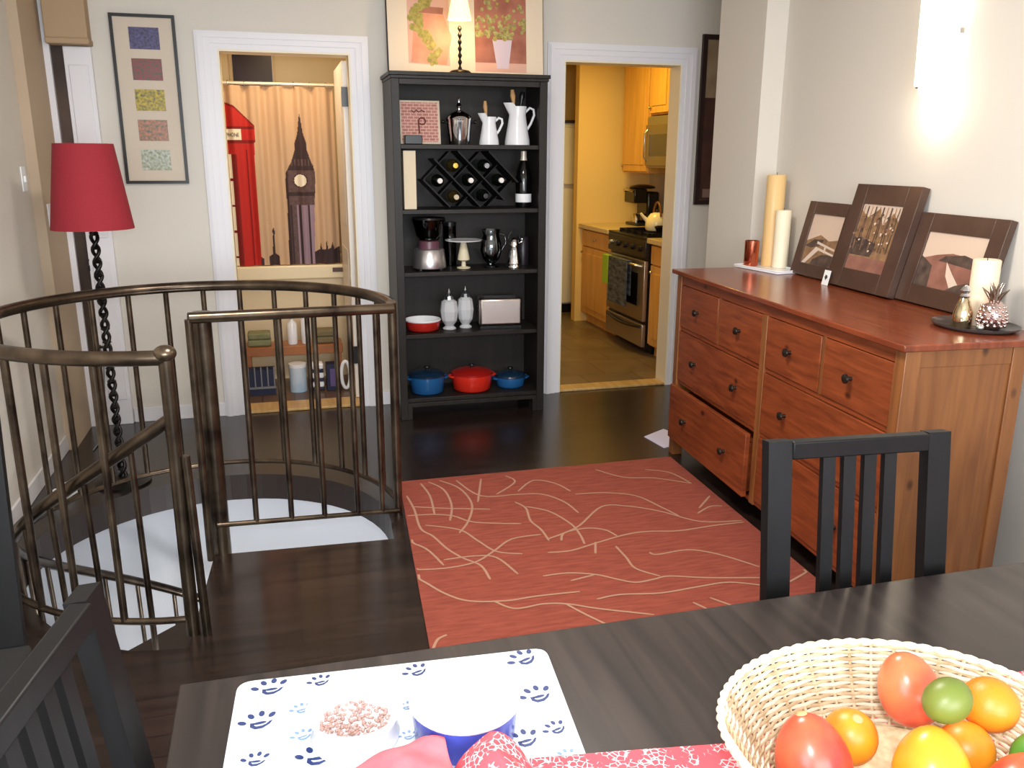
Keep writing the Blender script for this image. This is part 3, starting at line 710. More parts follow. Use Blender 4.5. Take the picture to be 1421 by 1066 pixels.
# ================================================================== RUG
rug_red = mat('brick_red_rug', (148, 72, 57), 0.95, rgb2=(126, 58, 45), nscale=5, stretch=(2, 12, 1), bump=0.15)
rug_line = mat('beige_rug_line', (168, 128, 106), 0.95)
RUGL=[[(-0.147,-1.572),(-0.138,-1.74),(-0.144,-1.941),(-0.107,-2.029),(-0.074,-2.156),(-0.031,-2.252),(0.023,-2.334),(0.031,-2.451)],[(-0.021,-1.425),(0.032,-1.541),(0.031,-1.731),(-0.009,-1.895)],[(-0.06,-1.436),(-0.044,-1.599),(-0.061,-1.813)],[(0.033,-1.419),(0.106,-1.541),(0.122,-1.737),(0.068,-1.915),(0.004,-2.027)],[(-0.188,-1.797),(-0.074,-1.81),(0.014,-1.85),(0.09,-1.938),(0.277,-2.004)],[(-0.146,-1.702),(-0.009,-1.757),(0.187,-1.819)],[(0.112,-1.44),(0.183,-1.659),(0.353,-1.685),(0.464,-1.715),(0.532,-1.827),(0.552,-1.958)],[(0.233,-1.45),(0.153,-1.727)],[(0.257,-1.66),(0.381,-1.532),(0.359,-1.441)],[(0.364,-1.649),(0.473,-1.535),(0.562,-1.6),(0.601,-1.712)],[(0.315,-1.77),(0.343,-1.85),(0.325,-1.983),(0.342,-2.085),(0.341,-2.193)],[(0.348,-1.833),(0.432,-1.909),(0.481,-2.058),(0.483,-2.17),(0.471,-2.258)],[(0.339,-2.178),(0.426,-2.139),(0.514,-2.083),(0.675,-1.92),(0.785,-1.942),(0.907,-2.035),(1.028,-2.18),(1.206,-2.217)],[(0.39,-2.206),(0.426,-2.139),(0.529,-2.119),(0.599,-2.154),(0.626,-2.223)],[(0.303,-2.294),(0.397,-2.302),(0.531,-2.259),(0.669,-2.219),(0.768,-2.215),(0.896,-2.242),(1.073,-2.232),(1.205,-2.234)],[(0.61,-1.753),(0.748,-1.77),(0.873,-1.842),(0.929,-1.988),(0.964,-2.102)],[(0.815,-1.472),(0.909,-1.607),(1.05,-1.657),(1.193,-1.767)],[(1.055,-1.536),(1.156,-1.607),(1.193,-1.767)],[(1.205,-1.93),(1.089,-2.048)],[(1.055,-2.099),(1.144,-2.044),(1.201,-2.052)],[(-0.12,-1.915),(0.01,-1.997),(0.061,-2.119),(0.11,-2.234),(0.204,-2.281)],[(-0.262,-2.297),(-0.118,-2.322),(0.006,-2.303),(0.098,-2.231),(0.199,-2.14),(0.328,-2.129)],[(-0.236,-2.04),(-0.157,-2.134),(-0.114,-2.297)],[(-0.105,-2.252),(0.018,-2.251),(0.097,-2.286),(0.141,-2.438)],[(0.519,-2.255),(0.482,-2.353)],[(0.584,-2.311),(0.586,-2.416),(0.585,-2.51),(0.649,-2.591)],[(0.693,-2.397),(0.714,-2.423),(0.851,-2.417),(0.95,-2.486),(1.047,-2.62)],[(0.226,-2.478),(0.323,-2.479),(0.42,-2.517),(0.484,-2.572),(0.541,-2.612),(0.617,-2.607),(0.683,-2.6),(0.811,-2.647),(1.011,-2.7)],[(0.314,-2.539),(0.42,-2.517)],[(-0.264,-2.347),(-0.214,-2.398),(-0.154,-2.509),(-0.081,-2.586),(0.045,-2.619),(0.16,-2.616),(0.32,-2.624)],[(0.003,-2.608),(0.062,-2.679),(0.165,-2.674),(0.248,-2.696),(0.341,-2.754),(0.51,-2.841)],[(0.243,-2.695),(0.286,-2.781),(0.343,-2.879)],[(0.359,-2.692),(0.451,-2.682),(0.595,-2.709),(0.745,-2.702),(0.871,-2.7),(0.98,-2.753)],[(0.677,-2.799),(0.714,-2.875)],[(0.75,-2.785),(0.807,-2.867)],[(-0.255,-2.852),(-0.231,-2.803),(-0.197,-2.783)],[(0.339,-2.861),(0.425,-2.881)],[(1.086,-2.757),(1.171,-2.717),(1.234,-2.683)]]
mb = MB()
rp_ = [(-0.155, -1.386), (1.262, -1.392), (1.200, -2.87), (-0.266, -2.87)]
mb.prism(rp_, 0.0005, 0.011, 0)
for il, pl in enumerate(RUGL):
    P = [Vector((x, y, 0)) for x, y in pl]
    # smooth the polyline
    Q = []
    for i in range(len(P) - 1):
        p0 = P[max(i - 1, 0)]; p1 = P[i]; p2 = P[i + 1]; p3 = P[min(i + 2, len(P) - 1)]
        for k in range(5):
            u = k / 5.0
            Q.append(0.5 * ((2 * p1) + (p2 - p0) * u + (2 * p0 - 5 * p1 + 4 * p2 - p3) * u * u + (3 * p1 - p0 - 3 * p2 + p3) * u ** 3))
    Q.append(P[-1])
    for q in Q:
        q.y = min(-1.396, q.y); q.x = max(q.x, -0.147 - 0.0748 * (-1.386 - q.y)); q.x = min(q.x, 1.252 - 0.042 * (-1.392 - q.y))
    L_ = []; R_ = []
    for i, q in enumerate(Q):
        d = (Q[min(i + 1, len(Q) - 1)] - Q[max(i - 1, 0)]); d = d.normalized() if d.length > 1e-6 else Vector((1, 0, 0))
        n_ = Vector((-d.y, d.x, 0)) * (0.0048 if 0 < i < len(Q) - 1 else 0.003)
        L_.append(q + n_); R_.append(q - n_)
    vs = [(p.x, p.y, 0.0113 + 0.00004 * il) for p in L_] + [(p.x, p.y, 0.0113 + 0.00004 * il) for p in R_]
    k = len(Q)
    mb.add(vs, [(i, i + 1, k + i + 1, k + i) for i in range(k - 1)], 1)
tag(mb.build('area_rug', [rug_red, rug_line], smooth=0), 'brick red rug with pale branching lines on the dark floor', 'rug')
mb = MB(); mb.prism([(1.275, -1.03), (1.44, -0.93), (1.52, -1.16), (1.30, -1.235)], 0.0006, 0.004)
tag(mb.build('paper_sheet', mat('lilac_paper', (206, 200, 226), 0.7), smooth=0), 'pale lilac sheet lying on the floor beside the far end of the dresser', 'paper')
# ================================================================== DRESSER
DA = math.atan2(-0.99771, -0.06766)
DO = Vector((1.279, -1.263, 0))
DM = Matrix.Translation(DO) @ Matrix.Rotation(DA, 4, 'Z')
def dl(x, y, z=0.9755): return DM @ Vector((x, y, z))
LEN, DEP, TOP = 1.862, 0.545, 0.975
dr = thing('dresser', 'red-brown pine eight drawer dresser against the right wall', 'dresser', DO, DA)
def dp(name, m, *bx, bev=0.002):
    mb = MB()
    for q in bx: mb.box(*q)
    return mb.build(name, m, dr, bevel=bev)
dp('top', pine_top, (0, LEN, 0, DEP, TOP - 0.022, TOP), bev=0.004)
dp('side_panel', pine_side, (0.030, 0.052, 0.075, 0.408, 0.09, TOP - 0.022)); dp('side_panel', pine_side, (LEN - 0.052, LEN - 0.030, 0.075, 0.408, 0.09, TOP - 0.022))
for x0, x1 in ((0.022, 0.072), (LEN - 0.072, LEN - 0.022)):
    dp('leg', pine_side, (x0, x1, 0.025, 0.080, 0.0, TOP - 0.022)); dp('leg', pine_side, (x0, x1, 0.405, 0.455, 0.0, TOP - 0.022))
    dp('side_rail', pine_side, (x0 + 0.004, x1 - 0.004, 0.080, 0.405, TOP - 0.08, TOP - 0.0225))
dp('front_rail', pine_front, (0.072, LEN - 0.072, 0.030, 0.052, 0.905, TOP - 0.022)); dp('front_rail', pine_front, (0.072, LEN - 0.072, 0.034, 0.052, 0.085, 0.105))
dp('front_rail', pine_front, (0.072, LEN - 0.072, 0.034, 0.052, 0.672, 0.690)); dp('front_rail', pine_front, (0.072, LEN - 0.072, 0.034, 0.052, 0.395, 0.413))
mid = 0.950
dp('centre_stile', pine_side, (mid - 0.020, mid + 0.020, 0.026, 0.050, 0.085, 0.905))
dp('divider', pine_side, (0.508, 0.526, 0.031, 0.05, 0.690, 0.905)); dp('divider', pine_side, (1.372, 1.392, 0.031, 0.05, 0.690, 0.905))
dp('back_panel', pine_side, (0.052, LEN - 0.052, 0.415, 0.425, 0.10, TOP - 0.022))
def drawer(x0, x1, z0, z1, knobs, out=0.0):
    g = 0.003
    mb = MB(); mb.box(x0 + g, x1 - g, 0.028 - out, 0.050 - out, z0 + g, z1 - g)
    mb.box(x0 + 0.02, x1 - 0.02, 0.0505 - out, 0.40 - out, z0 + 0.02, z1 - 0.05)
    d = mb.build('drawer', pine_front, dr, bevel=0.002)
    for kx in knobs:
        mb = MB(); mb.lathe([(0, 0), (0.008, 0), (0.007, 0.012), (0.017, 0.020), (0.016, 0.027), (0.008, 0.031), (0, 0.031)], n=14, M=Matrix.Rotation(PI / 2, 4, 'X'), c=(kx, 0.0279 - out, z0 + (z1 - z0) * 0.50))
        mb.build('knob', knob_dark, d, smooth=50)
R1, R2, R3 = (0.690, 0.905), (0.413, 0.672), (0.105, 0.395)
drawer(0.072, 0.508, *R1, (0.29,)); drawer(0.526, 0.930, *R1, (0.735,)); drawer(0.970, 1.372, *R1, (1.165,)); drawer(1.392, 1.790, *R1, (1.57,))
drawer(0.072, 0.930, *R2, (0.29, 0.735)); drawer(0.970, 1.790, *R2, (1.165, 1.57))
drawer(0.072, 0.930, *R3, (0.29, 0.735), 0.035); drawer(0.970, 1.790, *R3, (1.165, 1.57))

# ---- things on the dresser
def onto(x, y): return tuple(DM @ Vector((x, y, TOP + 0.0006)))
t = thing('candle_tray', 'flat white rectangular tray holding candles at the far end of the dresser', 'tray', onto(0.125, 0.465), DA + 0.20)
mb = MB(); mb.box(-0.17, 0.17, -0.085, 0.085, 0, 0.008); mb.build('base', white_ceramic, t, bevel=0.003)
mb = MB()
mb.box(-0.17, 0.17, -0.085, -0.078, 0.0082, 0.016); mb.box(-0.17, 0.17, 0.078, 0.085, 0.0082, 0.016); mb.box(-0.17, -0.163, -0.078, 0.078, 0.0082, 0.016); mb.box(0.163, 0.17, -0.078, 0.078, 0.0082, 0.016)
mb.build('rim', white_ceramic, t, bevel=0.002)
wax = mat('ivory_wax', (236, 224, 196), 0.45); gold_wax = mat('pale_gold_wax', (222, 186, 128), 0.38)
def candle(p, R, H, m, label, z=TOP + 0.0092):
    t = thing('pillar_candle', label, 'candle', (p[0], p[1], z))
    mb = MB(); mb.lathe([(0, 0), (R, 0), (R, H - 0.004), (R - 0.004, H), (R * 0.6, H - 0.003), (0, H - 0.006)], n=28); mb.build('wax', m, t, smooth=50)
    mb = MB(); mb.tube([(0, 0, H - 0.006), (0.001, 0, H + 0.012)], 0.0014, 6); mb.build('wick', black_iron, t)
candle((1.800, -1.325), 0.047, 0.455, gold_wax, 'tall pale gold pillar candle on the white tray')
candle((1.800, -1.413), 0.038, 0.285, wax, 'shorter ivory pillar candle in front of the tall one on the white tray')
t = thing('candle_cup', 'shiny copper candle cup on the white tray', 'candle holder', (1.700, -1.305, TOP + 0.0092))
mb = MB(); mb.lathe([(0, 0), (0.034, 0), (0.036, 0.004), (0.036, 0.128), (0.033, 0.128), (0.033, 0.008), (0, 0.006)], n=28); mb.build('cup', mat('copper', (196, 104, 78), 0.16, 1.0), t, smooth=50)
mb = MB(); mb.lathe([(0, 0.06), (0.0325, 0.06), (0.0325, 0.066), (0, 0.068)], n=24); mb.build('wax', wax, t, smooth=50)

brown_fr = mat('dark_brown_photo_frame', (86, 63, 52), 0.25, noise=0.3, nscale=6)
sky_s = mat('sepia_sky_photo', (214, 190, 170), 0.3)
def photo_frame(x0, x1, ybase, H, lean, border, label, art, depth=0.028):
    """x0..x1 along the dresser; the frame leans back on the wall by «lean»"""
    w = x1 - x0
    p = DM @ Vector(((x0 + x1) / 2, ybase, TOP + 0.001 + depth * lean / math.hypot(H, lean)))
    t = thing('photo_frame', label, 'photo frame', p, rot=(-math.atan2(lean, H), 0, DA))
    mb = MB()
    b = border; L = math.sqrt(H * H + lean * lean)
    for q in ((-w / 2, -w / 2 + b, 0, depth, 0, L), (w / 2 - b, w / 2, 0, depth, 0, L), (-w / 2 + b, w / 2 - b, 0, depth, 0, b), (-w / 2 + b, w / 2 - b, 0, depth, L - b, L)): mb.box(*q)
    mb.build('frame', brown_fr, t, bevel=0.0015)
    mb = MB(); mb.box(-w / 2 + b, w / 2 - b, 0.008, depth - 0.002, b, L - b)
    iw, ih = w - 2 * b, L - 2 * b
    def P(u, v): return (-iw / 2 + u * iw, b + v * ih)
    k = 0
    for poly, mi in art:
        k += 1
        mb.add([(P(u, v)[0], 0.0078 - 0.0002 * k, P(u, v)[1]) for u, v in poly], [tuple(range(len(poly)))], mi)
    mb.build('photo', [sky_s, mat('sepia_mid', (168, 130, 92), 0.3, rgb2=(120, 92, 70), nscale=26), mat('sepia_dark', (100, 82, 72), 0.3, rgb2=(66, 54, 50), nscale=30), mat('sepia_light', (220, 200, 184), 0.3), mat('rose_brown', (160, 112, 96), 0.3, rgb2=(130, 88, 76), nscale=14)], t, smooth=0)
    return t
YB = 0.505
photo_frame(0.262, 0.642, YB, 0.340, 0.080, 0.058, 'small landscape photo frame of a lane and fence, leftmost leaning on the dresser', [
    ([(0, 0), (1, 0), (1, 0.55), (0.7, 0.5), (0.4, 0.6), (0, 0.45)], 1), ([(0, 0.35), (0.25, 0.5), (0.55, 0.52), (0.5, 0.40), (0.2, 0.32)], 2),
    ([(0.3, 0.0), (1, 0.0), (1, 0.25), (0.6, 0.22), (0.35, 0.1)], 2), ([(0.02, 0), (0.14, 0), (0.50, 0.33), (0.36, 0.36)], 3), ([(0.36, 0.42), (0.95, 0.32), (0.95, 0.36), (0.36, 0.47)], 3), ([(0.4, 0.3), (0.95, 0.22), (0.95, 0.26), (0.4, 0.35)], 3), ([(0.62, 0.26), (0.68, 0.26), (0.68, 0.4), (0.62, 0.42)], 3)])
trees = [([(0, 0), (1, 0), (1, 0.22), (0, 0.26)], 4), ([(0, 0.2), (1, 0.2), (1, 0.75), (0.8, 0.9), (0.62, 0.7), (0.45, 0.95), (0.2, 0.8), (0, 0.9)], 1), ([(0, 0.22), (0.55, 0.22), (0.6, 0.42), (0.2, 0.5), (0, 0.46)], 2)]
for i in range(14):
    u = 0.04 + 0.066 * i; trees.append(([(u, 0.3), (u + 0.02, 0.3), (u + 0.03 * math.sin(i * 2.1) + 0.014, 0.97), (u + 0.03 * math.sin(i * 2.1), 0.97)], 2 if i % 3 else 1))
for i in range(70):
    u, v = random.uniform(0.05, 0.95), random.uniform(0.3, 0.9); r = random.uniform(0.012, 0.035)
    trees.append(([(u - r, v), (u, v - r * 0.7), (u + r, v + r * 0.2), (u, v + r * 0.6)], (3, 1, 2, 4)[i % 4]))
photo_frame(0.648, 1.082, YB - 0.032, 0.430, 0.105, 0.082, 'tall photo frame of bare trees, the middle and highest of three on the dresser', trees, 0.034)
photo_frame(1.085, 1.545, YB, 0.337, 0.082, 0.070, 'wide photo frame of a valley path, rightmost of three on the dresser', [
    ([(0, 0), (1, 0), (1, 0.55), (0.85, 0.62), (0.5, 0.66), (0.25, 0.6), (0, 0.5)], 4), ([(0.3, 0.5), (1, 0.42), (1, 0.58), (0.7, 0.66), (0.4, 0.6)], 2), ([(0, 0), (0.25, 0), (0.22, 0.4), (0.0, 0.55)], 2), ([(0.45, 0.5), (0.6, 0.3), (0.85, 0.0), (0.65, 0.0), (0.5, 0.25)], 3), ([(0.55, 0), (1, 0), (1, 0.25), (0.7, 0.12)], 2)])
p = DM @ Vector((0.662, 0.452, TOP + 0.0008))
t = thing('paper_tag', 'small white tag with dark emblem propped at the foot of the tall photo frame', 'tag', p, rot=(-0.2, 0, DA))
mb = MB(); mb.box(-0.024, 0.024, 0, 0.002, 0, 0.066); mb.build('card', white_lin, t, smooth=0)
mb = MB(); mb.prism([(0, 0.022), (0.011, 0.034), (0.005, 0.044), (-0.006, 0.045), (-0.011, 0.034)], 0.0003, 0.0012, M=Matrix.Rotation(PI / 2, 4, 'X')); mb.build('emblem', mat('tag_emblem', (60, 58, 50), 0.5), t, smooth=0)

tr = thing('glass_tray', 'dark glass tray with silver ornaments at the near end of the dresser', 'tray', (1.580, -2.935, TOP + 0.0006), DA)
mb = MB(); mb.lathe([(0, 0), (0.11, 0), (0.124, 0.008), (0.127, 0.014), (0.122, 0.012), (0.108, 0.005), (0, 0.004)], n=36, sx=1.15, sy=1.0); mb.build('dish', mat('smoky_tray', (84, 80, 78), 0.12, 0.3), tr, smooth=50)
zz = TOP + 0.0055
p = Vector((1.577, -3.005, zz))
t = thing('pineapple_ornament', 'silver pineapple ornament with leafy crown on the dark tray', 'ornament', p)
pin = mat('silver_lilac_mercury', (214, 190, 186), 0.14, 1.0)
mb = MB(); n = 18; prof = [(0, 0), (0.026, 0.002), (0.040, 0.025), (0.043, 0.05), (0.036, 0.078), (0.020, 0.094), (0.0, 0.097)]
mb.lathe(prof, n=n)
for k in range(6):
    for j in range(12):
        th = (j + 0.5 * (k % 2)) * PI / 6; z = 0.018 + 0.012 * k; r = 0.036 + 0.007 * math.sin((k + 0.8) * 0.6)
        mb.ball((r * math.cos(th), r * math.sin(th), z), 0.0058, 6, 5)
mb.build('body', pin, t, smooth=60)
for k in range(9):
    th = k * 2 * PI / 9 + (0.2 if k % 2 else 0); o_ = 0.034 if k % 2 else 0.018; h_ = 0.045 if k % 2 else 0.062
    mb = MB(); mb.tube([(0.008 * math.cos(th), 0.008 * math.sin(th), 0.092), (o_ * 0.7 * math.cos(th), o_ * 0.7 * math.sin(th), 0.092 + h_ * 0.6), (o_ * 1.2 * math.cos(th), o_ * 1.2 * math.sin(th), 0.092 + h_)], [0.006, 0.006, 0.001], 6)
    mb.build('leaf', mat('pewter_leaf', (150, 132, 120), 0.25, 1.0) if k == 0 else bpy.data.materials['pewter_leaf'], t, smooth=60)
p = Vector((1.520, -2.940, zz))
t = thing('silver_bottle', 'small silver bottle with dark stopper left of the pineapple ornament', 'bottle', p)
mb = MB(); mb.lathe([(0, 0), (0.028, 0), (0.032, 0.008), (0.030, 0.05), (0.018, 0.088), (0.012, 0.098), (0, 0.099)], n=20); mb.build('body', mat('gold_mercury', (214, 196, 160), 0.12, 1.0), t, smooth=50)
mb = MB(); mb.lathe([(0.013, 0.098), (0.017, 0.104), (0.010, 0.112), (0.017, 0.122), (0.010, 0.134), (0, 0.142)], n=16); mb.build('stopper', chrome, t, smooth=50)
p = Vector((1.616, -2.912, zz))
candle((p.x, p.y), 0.043, 0.218, mat('cream_wax', (236, 214, 186), 0.45), 'short thick cream candle behind the silver pineapple', zz)
p = Vector((1.520, -3.020, zz)); mb = MB(); mb.ball((p.x, p.y, zz + 0.013), 0.012, 12, 8)
tag(mb.build('glass_bead', chrome, smooth=60), 'tiny shiny ball at the front of the dark tray', 'bead')

# ================================================================== WALL SCONCE
sp = RW0 + rd * 1.215
t = thing('wall_sconce', 'glowing frosted half cylinder wall sconce above the photo frames', 'sconce', (sp.x, sp.y, 1.79), math.atan2(rn.y, rn.x))
sc_em = mat('lit_frosted_glass', (255, 250, 240), 0.6, emit=(255, 240, 214), estr=2.4)
# local +x points into the wall
mb = MB(); K = 16; vs = []; 
for (r, z) in ((0.093, 0.0), (0.100, 0.20), (0.106, 0.42), (0.104, 0.60)):
    for i in range(K + 1):
        th = PI / 2 + PI * i / K; vs.append((-0.012 + r * 0.85 * math.cos(th), r * math.sin(th), z))
fs = [(a * (K + 1) + i, a * (K + 1) + i + 1, (a + 1) * (K + 1) + i + 1, (a + 1) * (K + 1) + i) for a in range(3) for i in range(K)]
mb.add(vs, fs); mb.build('glass_shade', sc_em, t, smooth=60)
mb = MB(); mb.box(-0.012, -0.001, -0.05, 0.05, 0.04, 0.55); mb.build('back_plate', white_lin, t)
mb = MB(); mb.box(-0.03, -0.012, 0.086, 0.108, -0.006, 0.012); mb.box(-0.03, -0.012, -0.108, -0.086, 0.17, 0.19); mb.build('clip', steel, t)
mb = MB(); mb.ball((-0.048, 0, -0.012), (0.030, 0.052, 0.045), 16, 10); mb.build('bulb', mat('lit_sconce_bulb', (255, 245, 230), 0.5, emit=(255, 236, 205), estr=5), t, smooth=60)

# ================================================================== DINING TABLE
tb = thing('dining_table', 'black-brown wooden dining table in the foreground', 'table', (0, -4.45, 0))
TX0, TX1, TY0, TY1 = -0.838, 1.30, -4.95, -3.995
mb = MB(); mb.box(TX0, TX1, TY0 + 4.45, TY1 + 4.45, 0.712, 0.740); mb.build('tabletop', table_wood, tb, bevel=0.003)
mb = MB(); mb.box(TX0 + 0.09, TX1 - 0.09, TY1 + 4.45 - 0.11, TY1 + 4.45 - 0.09, 0.63, 0.712); mb.box(TX0 + 0.09, TX1 - 0.09, TY0 + 4.45 + 0.09, TY0 + 4.45 + 0.11, 0.63, 0.712)
mb.box(TX0 + 0.07, TX0 + 0.09, TY0 + 4.45 + 0.11, TY1 + 4.45 - 0.11, 0.63, 0.712); mb.box(TX1 - 0.09, TX1 - 0.07, TY0 + 4.45 + 0.11, TY1 + 4.45 - 0.11, 0.63, 0.712)
mb.build('apron', table_wood, tb, smooth=0)
for x in (TX0 + 0.07, TX1 - 0.07):
    for y in (TY0 + 0.07, TY1 - 0.07):
        mb = MB(); mb.box(x - 0.035, x + 0.035, y + 4.45 - 0.035, y + 4.45 + 0.035, 0, 0.63); mb.build('leg', table_wood, tb, bevel=0.003)

# ---- chairs (slatted black-brown backs)
def make_chair(label, loc_, rz):
    """faces local -y; the back stands at y = 0; 0.40 wide, back top at 1.00"""
    t = thing('dining_chair', label, 'chair', loc_, rz, 'slatted dining chairs')
    W = 0.385
    for sx in (-1, 1):
        mb = MB()
        mb.bar((sx * (W / 2 - 0.024), 0.045, 0.0), (sx * (W / 2 - 0.024), -0.01, 0.46), 0.046, 0.034, up=(0, 1, 0))
        mb.bar((sx * (W / 2 - 0.024), -0.01, 0.455), (sx * (W / 2 - 0.024), 0.065, 1.0), 0.048, 0.028, up=(0, 1, 0))
        mb.build('back_post', chair_wood, t, smooth=0)
        mb = MB(); mb.bar((sx * (W / 2 - 0.010), -0.43, 0.0), (sx * (W / 2 - 0.010), -0.42, 0.44), 0.038, 0.038, up=(0, 1, 0)); mb.build('leg', chair_wood, t, smooth=0)
    mb = MB(); mb.box(-W / 2 + 0.048, W / 2 - 0.048, 0.045, 0.071, 0.965, 1.0); mb.build('top_rail', chair_wood, t, bevel=0.003)
    mb = MB(); mb.box(-W / 2 + 0.048, W / 2 - 0.048, 0.000, 0.022, 0.545, 0.575); mb.build('lower_rail', chair_wood, t, smooth=0)
    for k in range(4):
        x = -0.064 + k * 0.0435
        mb = MB(); mb.bar((x, 0.010, 0.57), (x, 0.058, 0.968), 0.026, 0.014, up=(0, 1, 0)); mb.build('slat', chair_wood, t, smooth=0)
    mb = MB(); mb.box(-W / 2 - 0.015, W / 2 + 0.015, -0.46, -0.02, 0.44, 0.475); mb.build('seat', mat('seat_fabric', (26, 25, 25), 0.85) if 'seat_fabric' not in bpy.data.materials else bpy.data.materials['seat_fabric'], t, bevel=0.010)
    mb = MB(); mb.box(-W / 2 + 0.03, W / 2 - 0.03, -0.42, -0.40, 0.385, 0.44); mb.build('seat_rail', chair_wood, t, smooth=0)
    return t
c0 = make_chair('slatted black chair tucked under the far side of the table in front of the dresser', (0.407, -3.953, 0), -0.085)
dup(c0, (-0.875, -4.352, 0), PI / 2 - 0.17, 'slatted black chair at the left end of the table beside the placemat')
dup(c0, (-1.44, -3.32, 0), 0.06, 'slatted black chair cut off by the left edge, by the stair railing')

# ================================================================== ON THE TABLE
TZ = 0.7405
mat_white = mat('placemat_white', (206, 216, 224), 0.35)
navy = mat('navy_print', (36, 52, 104), 0.5); lt_blue = mat('pale_blue_print', (110, 140, 184), 0.5)
pm = thing('placemat', 'white placemat printed with dark blue paw marks', 'placemat', (-0.52, -4.17, TZ))
def rrect(pts, r, k=5):
    out = []
    n_ = len(pts)
    for i in range(n_):
        p = Vector(pts[i]); a = (Vector(pts[i - 1]) - p).normalized(); b = (Vector(pts[(i + 1) % n_]) - p).normalized()
        for j in range(k + 1):
            u = j / k
            out.append(tuple((p + a * r * (1 - u) ** 2 + b * r * u ** 2)))
    return out
corners = [(-0.752, -4.018), (-0.270, -4.048), (-0.299, -4.352), (-0.772, -4.330)]
mb = MB(); mb.prism(rrect([(x + 0.52, y + 4.17) for x, y in corners], 0.024), 0, 0.0028); mb.build('mat_sheet', mat_white, pm, smooth=0)
PAWS = [(-0.706, -4.049, 1.0), (-0.632, -4.05, 0.7), (-0.722, -4.127, 1.0), (-0.662, -4.112, 0.6), (-0.662, -4.173, 0.6), (-0.647, -4.223, 1.0), (-0.725, -4.208, 0.7), (-0.485, -4.062, 0.8), (-0.513, -4.145, 0.5), (-0.521, -4.211, 0.5), (-0.314, -4.074, 1.0), (-0.322, -4.171, 1.0), (-0.318, -4.25, 0.7), (-0.368, -4.262, 0.9), (-0.322, -4.308, 0.6), (-0.579, -4.250, 0.7)]
random.seed(3)
for (x, y, s) in PAWS:
    mb = MB(); s *= 0.0225; x += 0.52; y += 4.17; rz = random.uniform(-0.25, 0.25)
    Mx = Matrix.Translation((x, y, 0)) @ Matrix.Rotation(rz, 4, 'Z')
    def ell(cx, cy, a, b, rot, z):
        pts = [Mx @ Vector((cx + a * math.cos(q) * math.cos(rot) - b * math.sin(q) * math.sin(rot), cy + a * math.cos(q) * math.sin(rot) + b * math.sin(q) * math.cos(rot), z)) for q in [i * PI / 6 for i in range(12)]]
        mb.add(pts, [tuple(range(12))])
    for cx, cy, rot in ((-0.95, 0.15, 2.7), (-0.45, 0.75, 2.1), (0.2, 0.95, 1.6), (0.85, 0.75, 1.0)): ell(cx * s, cy * s, 0.30 * s, 0.19 * s, rot, 0.0031)
    # swooping pad outline
    P = [(-0.45, 0.05), (-0.42, -0.35), (-0.1, -0.6), (0.35, -0.55), (0.75, -0.2), (0.95, 0.2)]; Q = [(0.74, 0.12), (0.55, -0.14), (0.3, -0.28), (-0.05, -0.32), (-0.20, -0.18), (-0.15, 0.05)]
    v = [Mx @ Vector((a * s, b * s, 0.0031)) for a, b in P + Q]
    mb.add(v, [(i, i + 1, 10 - i, 11 - i) for i in range(5)])
    ell(0.15 * s, 0.0, 0.42 * s, 0.14 * s, 0.15, 0.0031)
    mb.build('paw_print', navy if s > 0.0155 else lt_blue, pm, smooth=0)
MZ = TZ + 0.0034
t = thing('pet_bowl', 'white pet bowl with brown kibble on the placemat', 'bowl', (-0.590, -4.190, MZ))
mb = MB(); mb.lathe([(0, 0), (0.060, 0), (0.061, 0.004), (0.054, 0.02), (0.064, 0.042), (0.066, 0.045), (0.0625, 0.045), (0.052, 0.022), (0.048, 0.015), (0, 0.013)], n=40); mb.build('body', white_ceramic, t, smooth=50)
mb = MB(); random.seed(11)
for i in range(260):
    a = random.uniform(0, 2 * PI); r = 0.046 * math.sqrt(random.random())
    mb.ball((r * math.cos(a), r * math.sin(a), 0.020 + random.uniform(0, 0.004)), (0.0028, 0.0026, 0.0022), 5, 4)
k = mb.build('kibble', mat('pinkish_kibble', (196, 166, 158), 0.8, rgb2=(150, 112, 104), nscale=200), t, smooth=60); k['kind'] = 'stuff'
t = thing('pet_bowl', 'blue sided pet bowl filled with milk white, right of the kibble bowl', 'bowl', (-0.443, -4.226, MZ))
mb = MB(); mb.lathe([(0, 0), (0.066, 0), (0.069, 0.004), (0.073, 0.052)], n=44); mb.build('outside', mat('blue_violet_glaze', (62, 70, 158), 0.2), t, smooth=50)
mb = MB(); mb.lathe([(0.0735, 0.052), (0.0765, 0.056), (0.074, 0.060), (0.069, 0.055), (0.062, 0.03), (0.05, 0.020), (0, 0.018)], n=44); mb.build('inside', white_ceramic, t, smooth=50)

lace = bpy.data.materials.new('red_lace'); lace.use_nodes = True
nt = lace.node_tree; bs = nt.nodes['Principled BSDF']; bs.inputs['Roughness'].default_value = 0.9
vo = nt.nodes.new('ShaderNodeTexVoronoi'); vo.feature = 'DISTANCE_TO_EDGE'; vo.inputs['Scale'].default_value = 120; tcv = nt.nodes.new('ShaderNodeTexCoord')
nz2 = nt.nodes.new('ShaderNodeTexNoise'); nz2.inputs['Scale'].default_value = 42
crr = nt.nodes.new('ShaderNodeValToRGB'); crr.color_ramp.elements[0].position = 0.04; crr.color_ramp.elements[0].color = lin((238, 200, 202)); crr.color_ramp.elements[1].position = 0.10; crr.color_ramp.elements[1].color = lin((214, 76, 86))
mxl = nt.nodes.new('ShaderNodeMix'); mxl.data_type = 'RGBA'; rr2 = nt.nodes.new('ShaderNodeValToRGB'); rr2.color_ramp.elements[0].position = 0.5; rr2.color_ramp.elements[1].position = 0.56
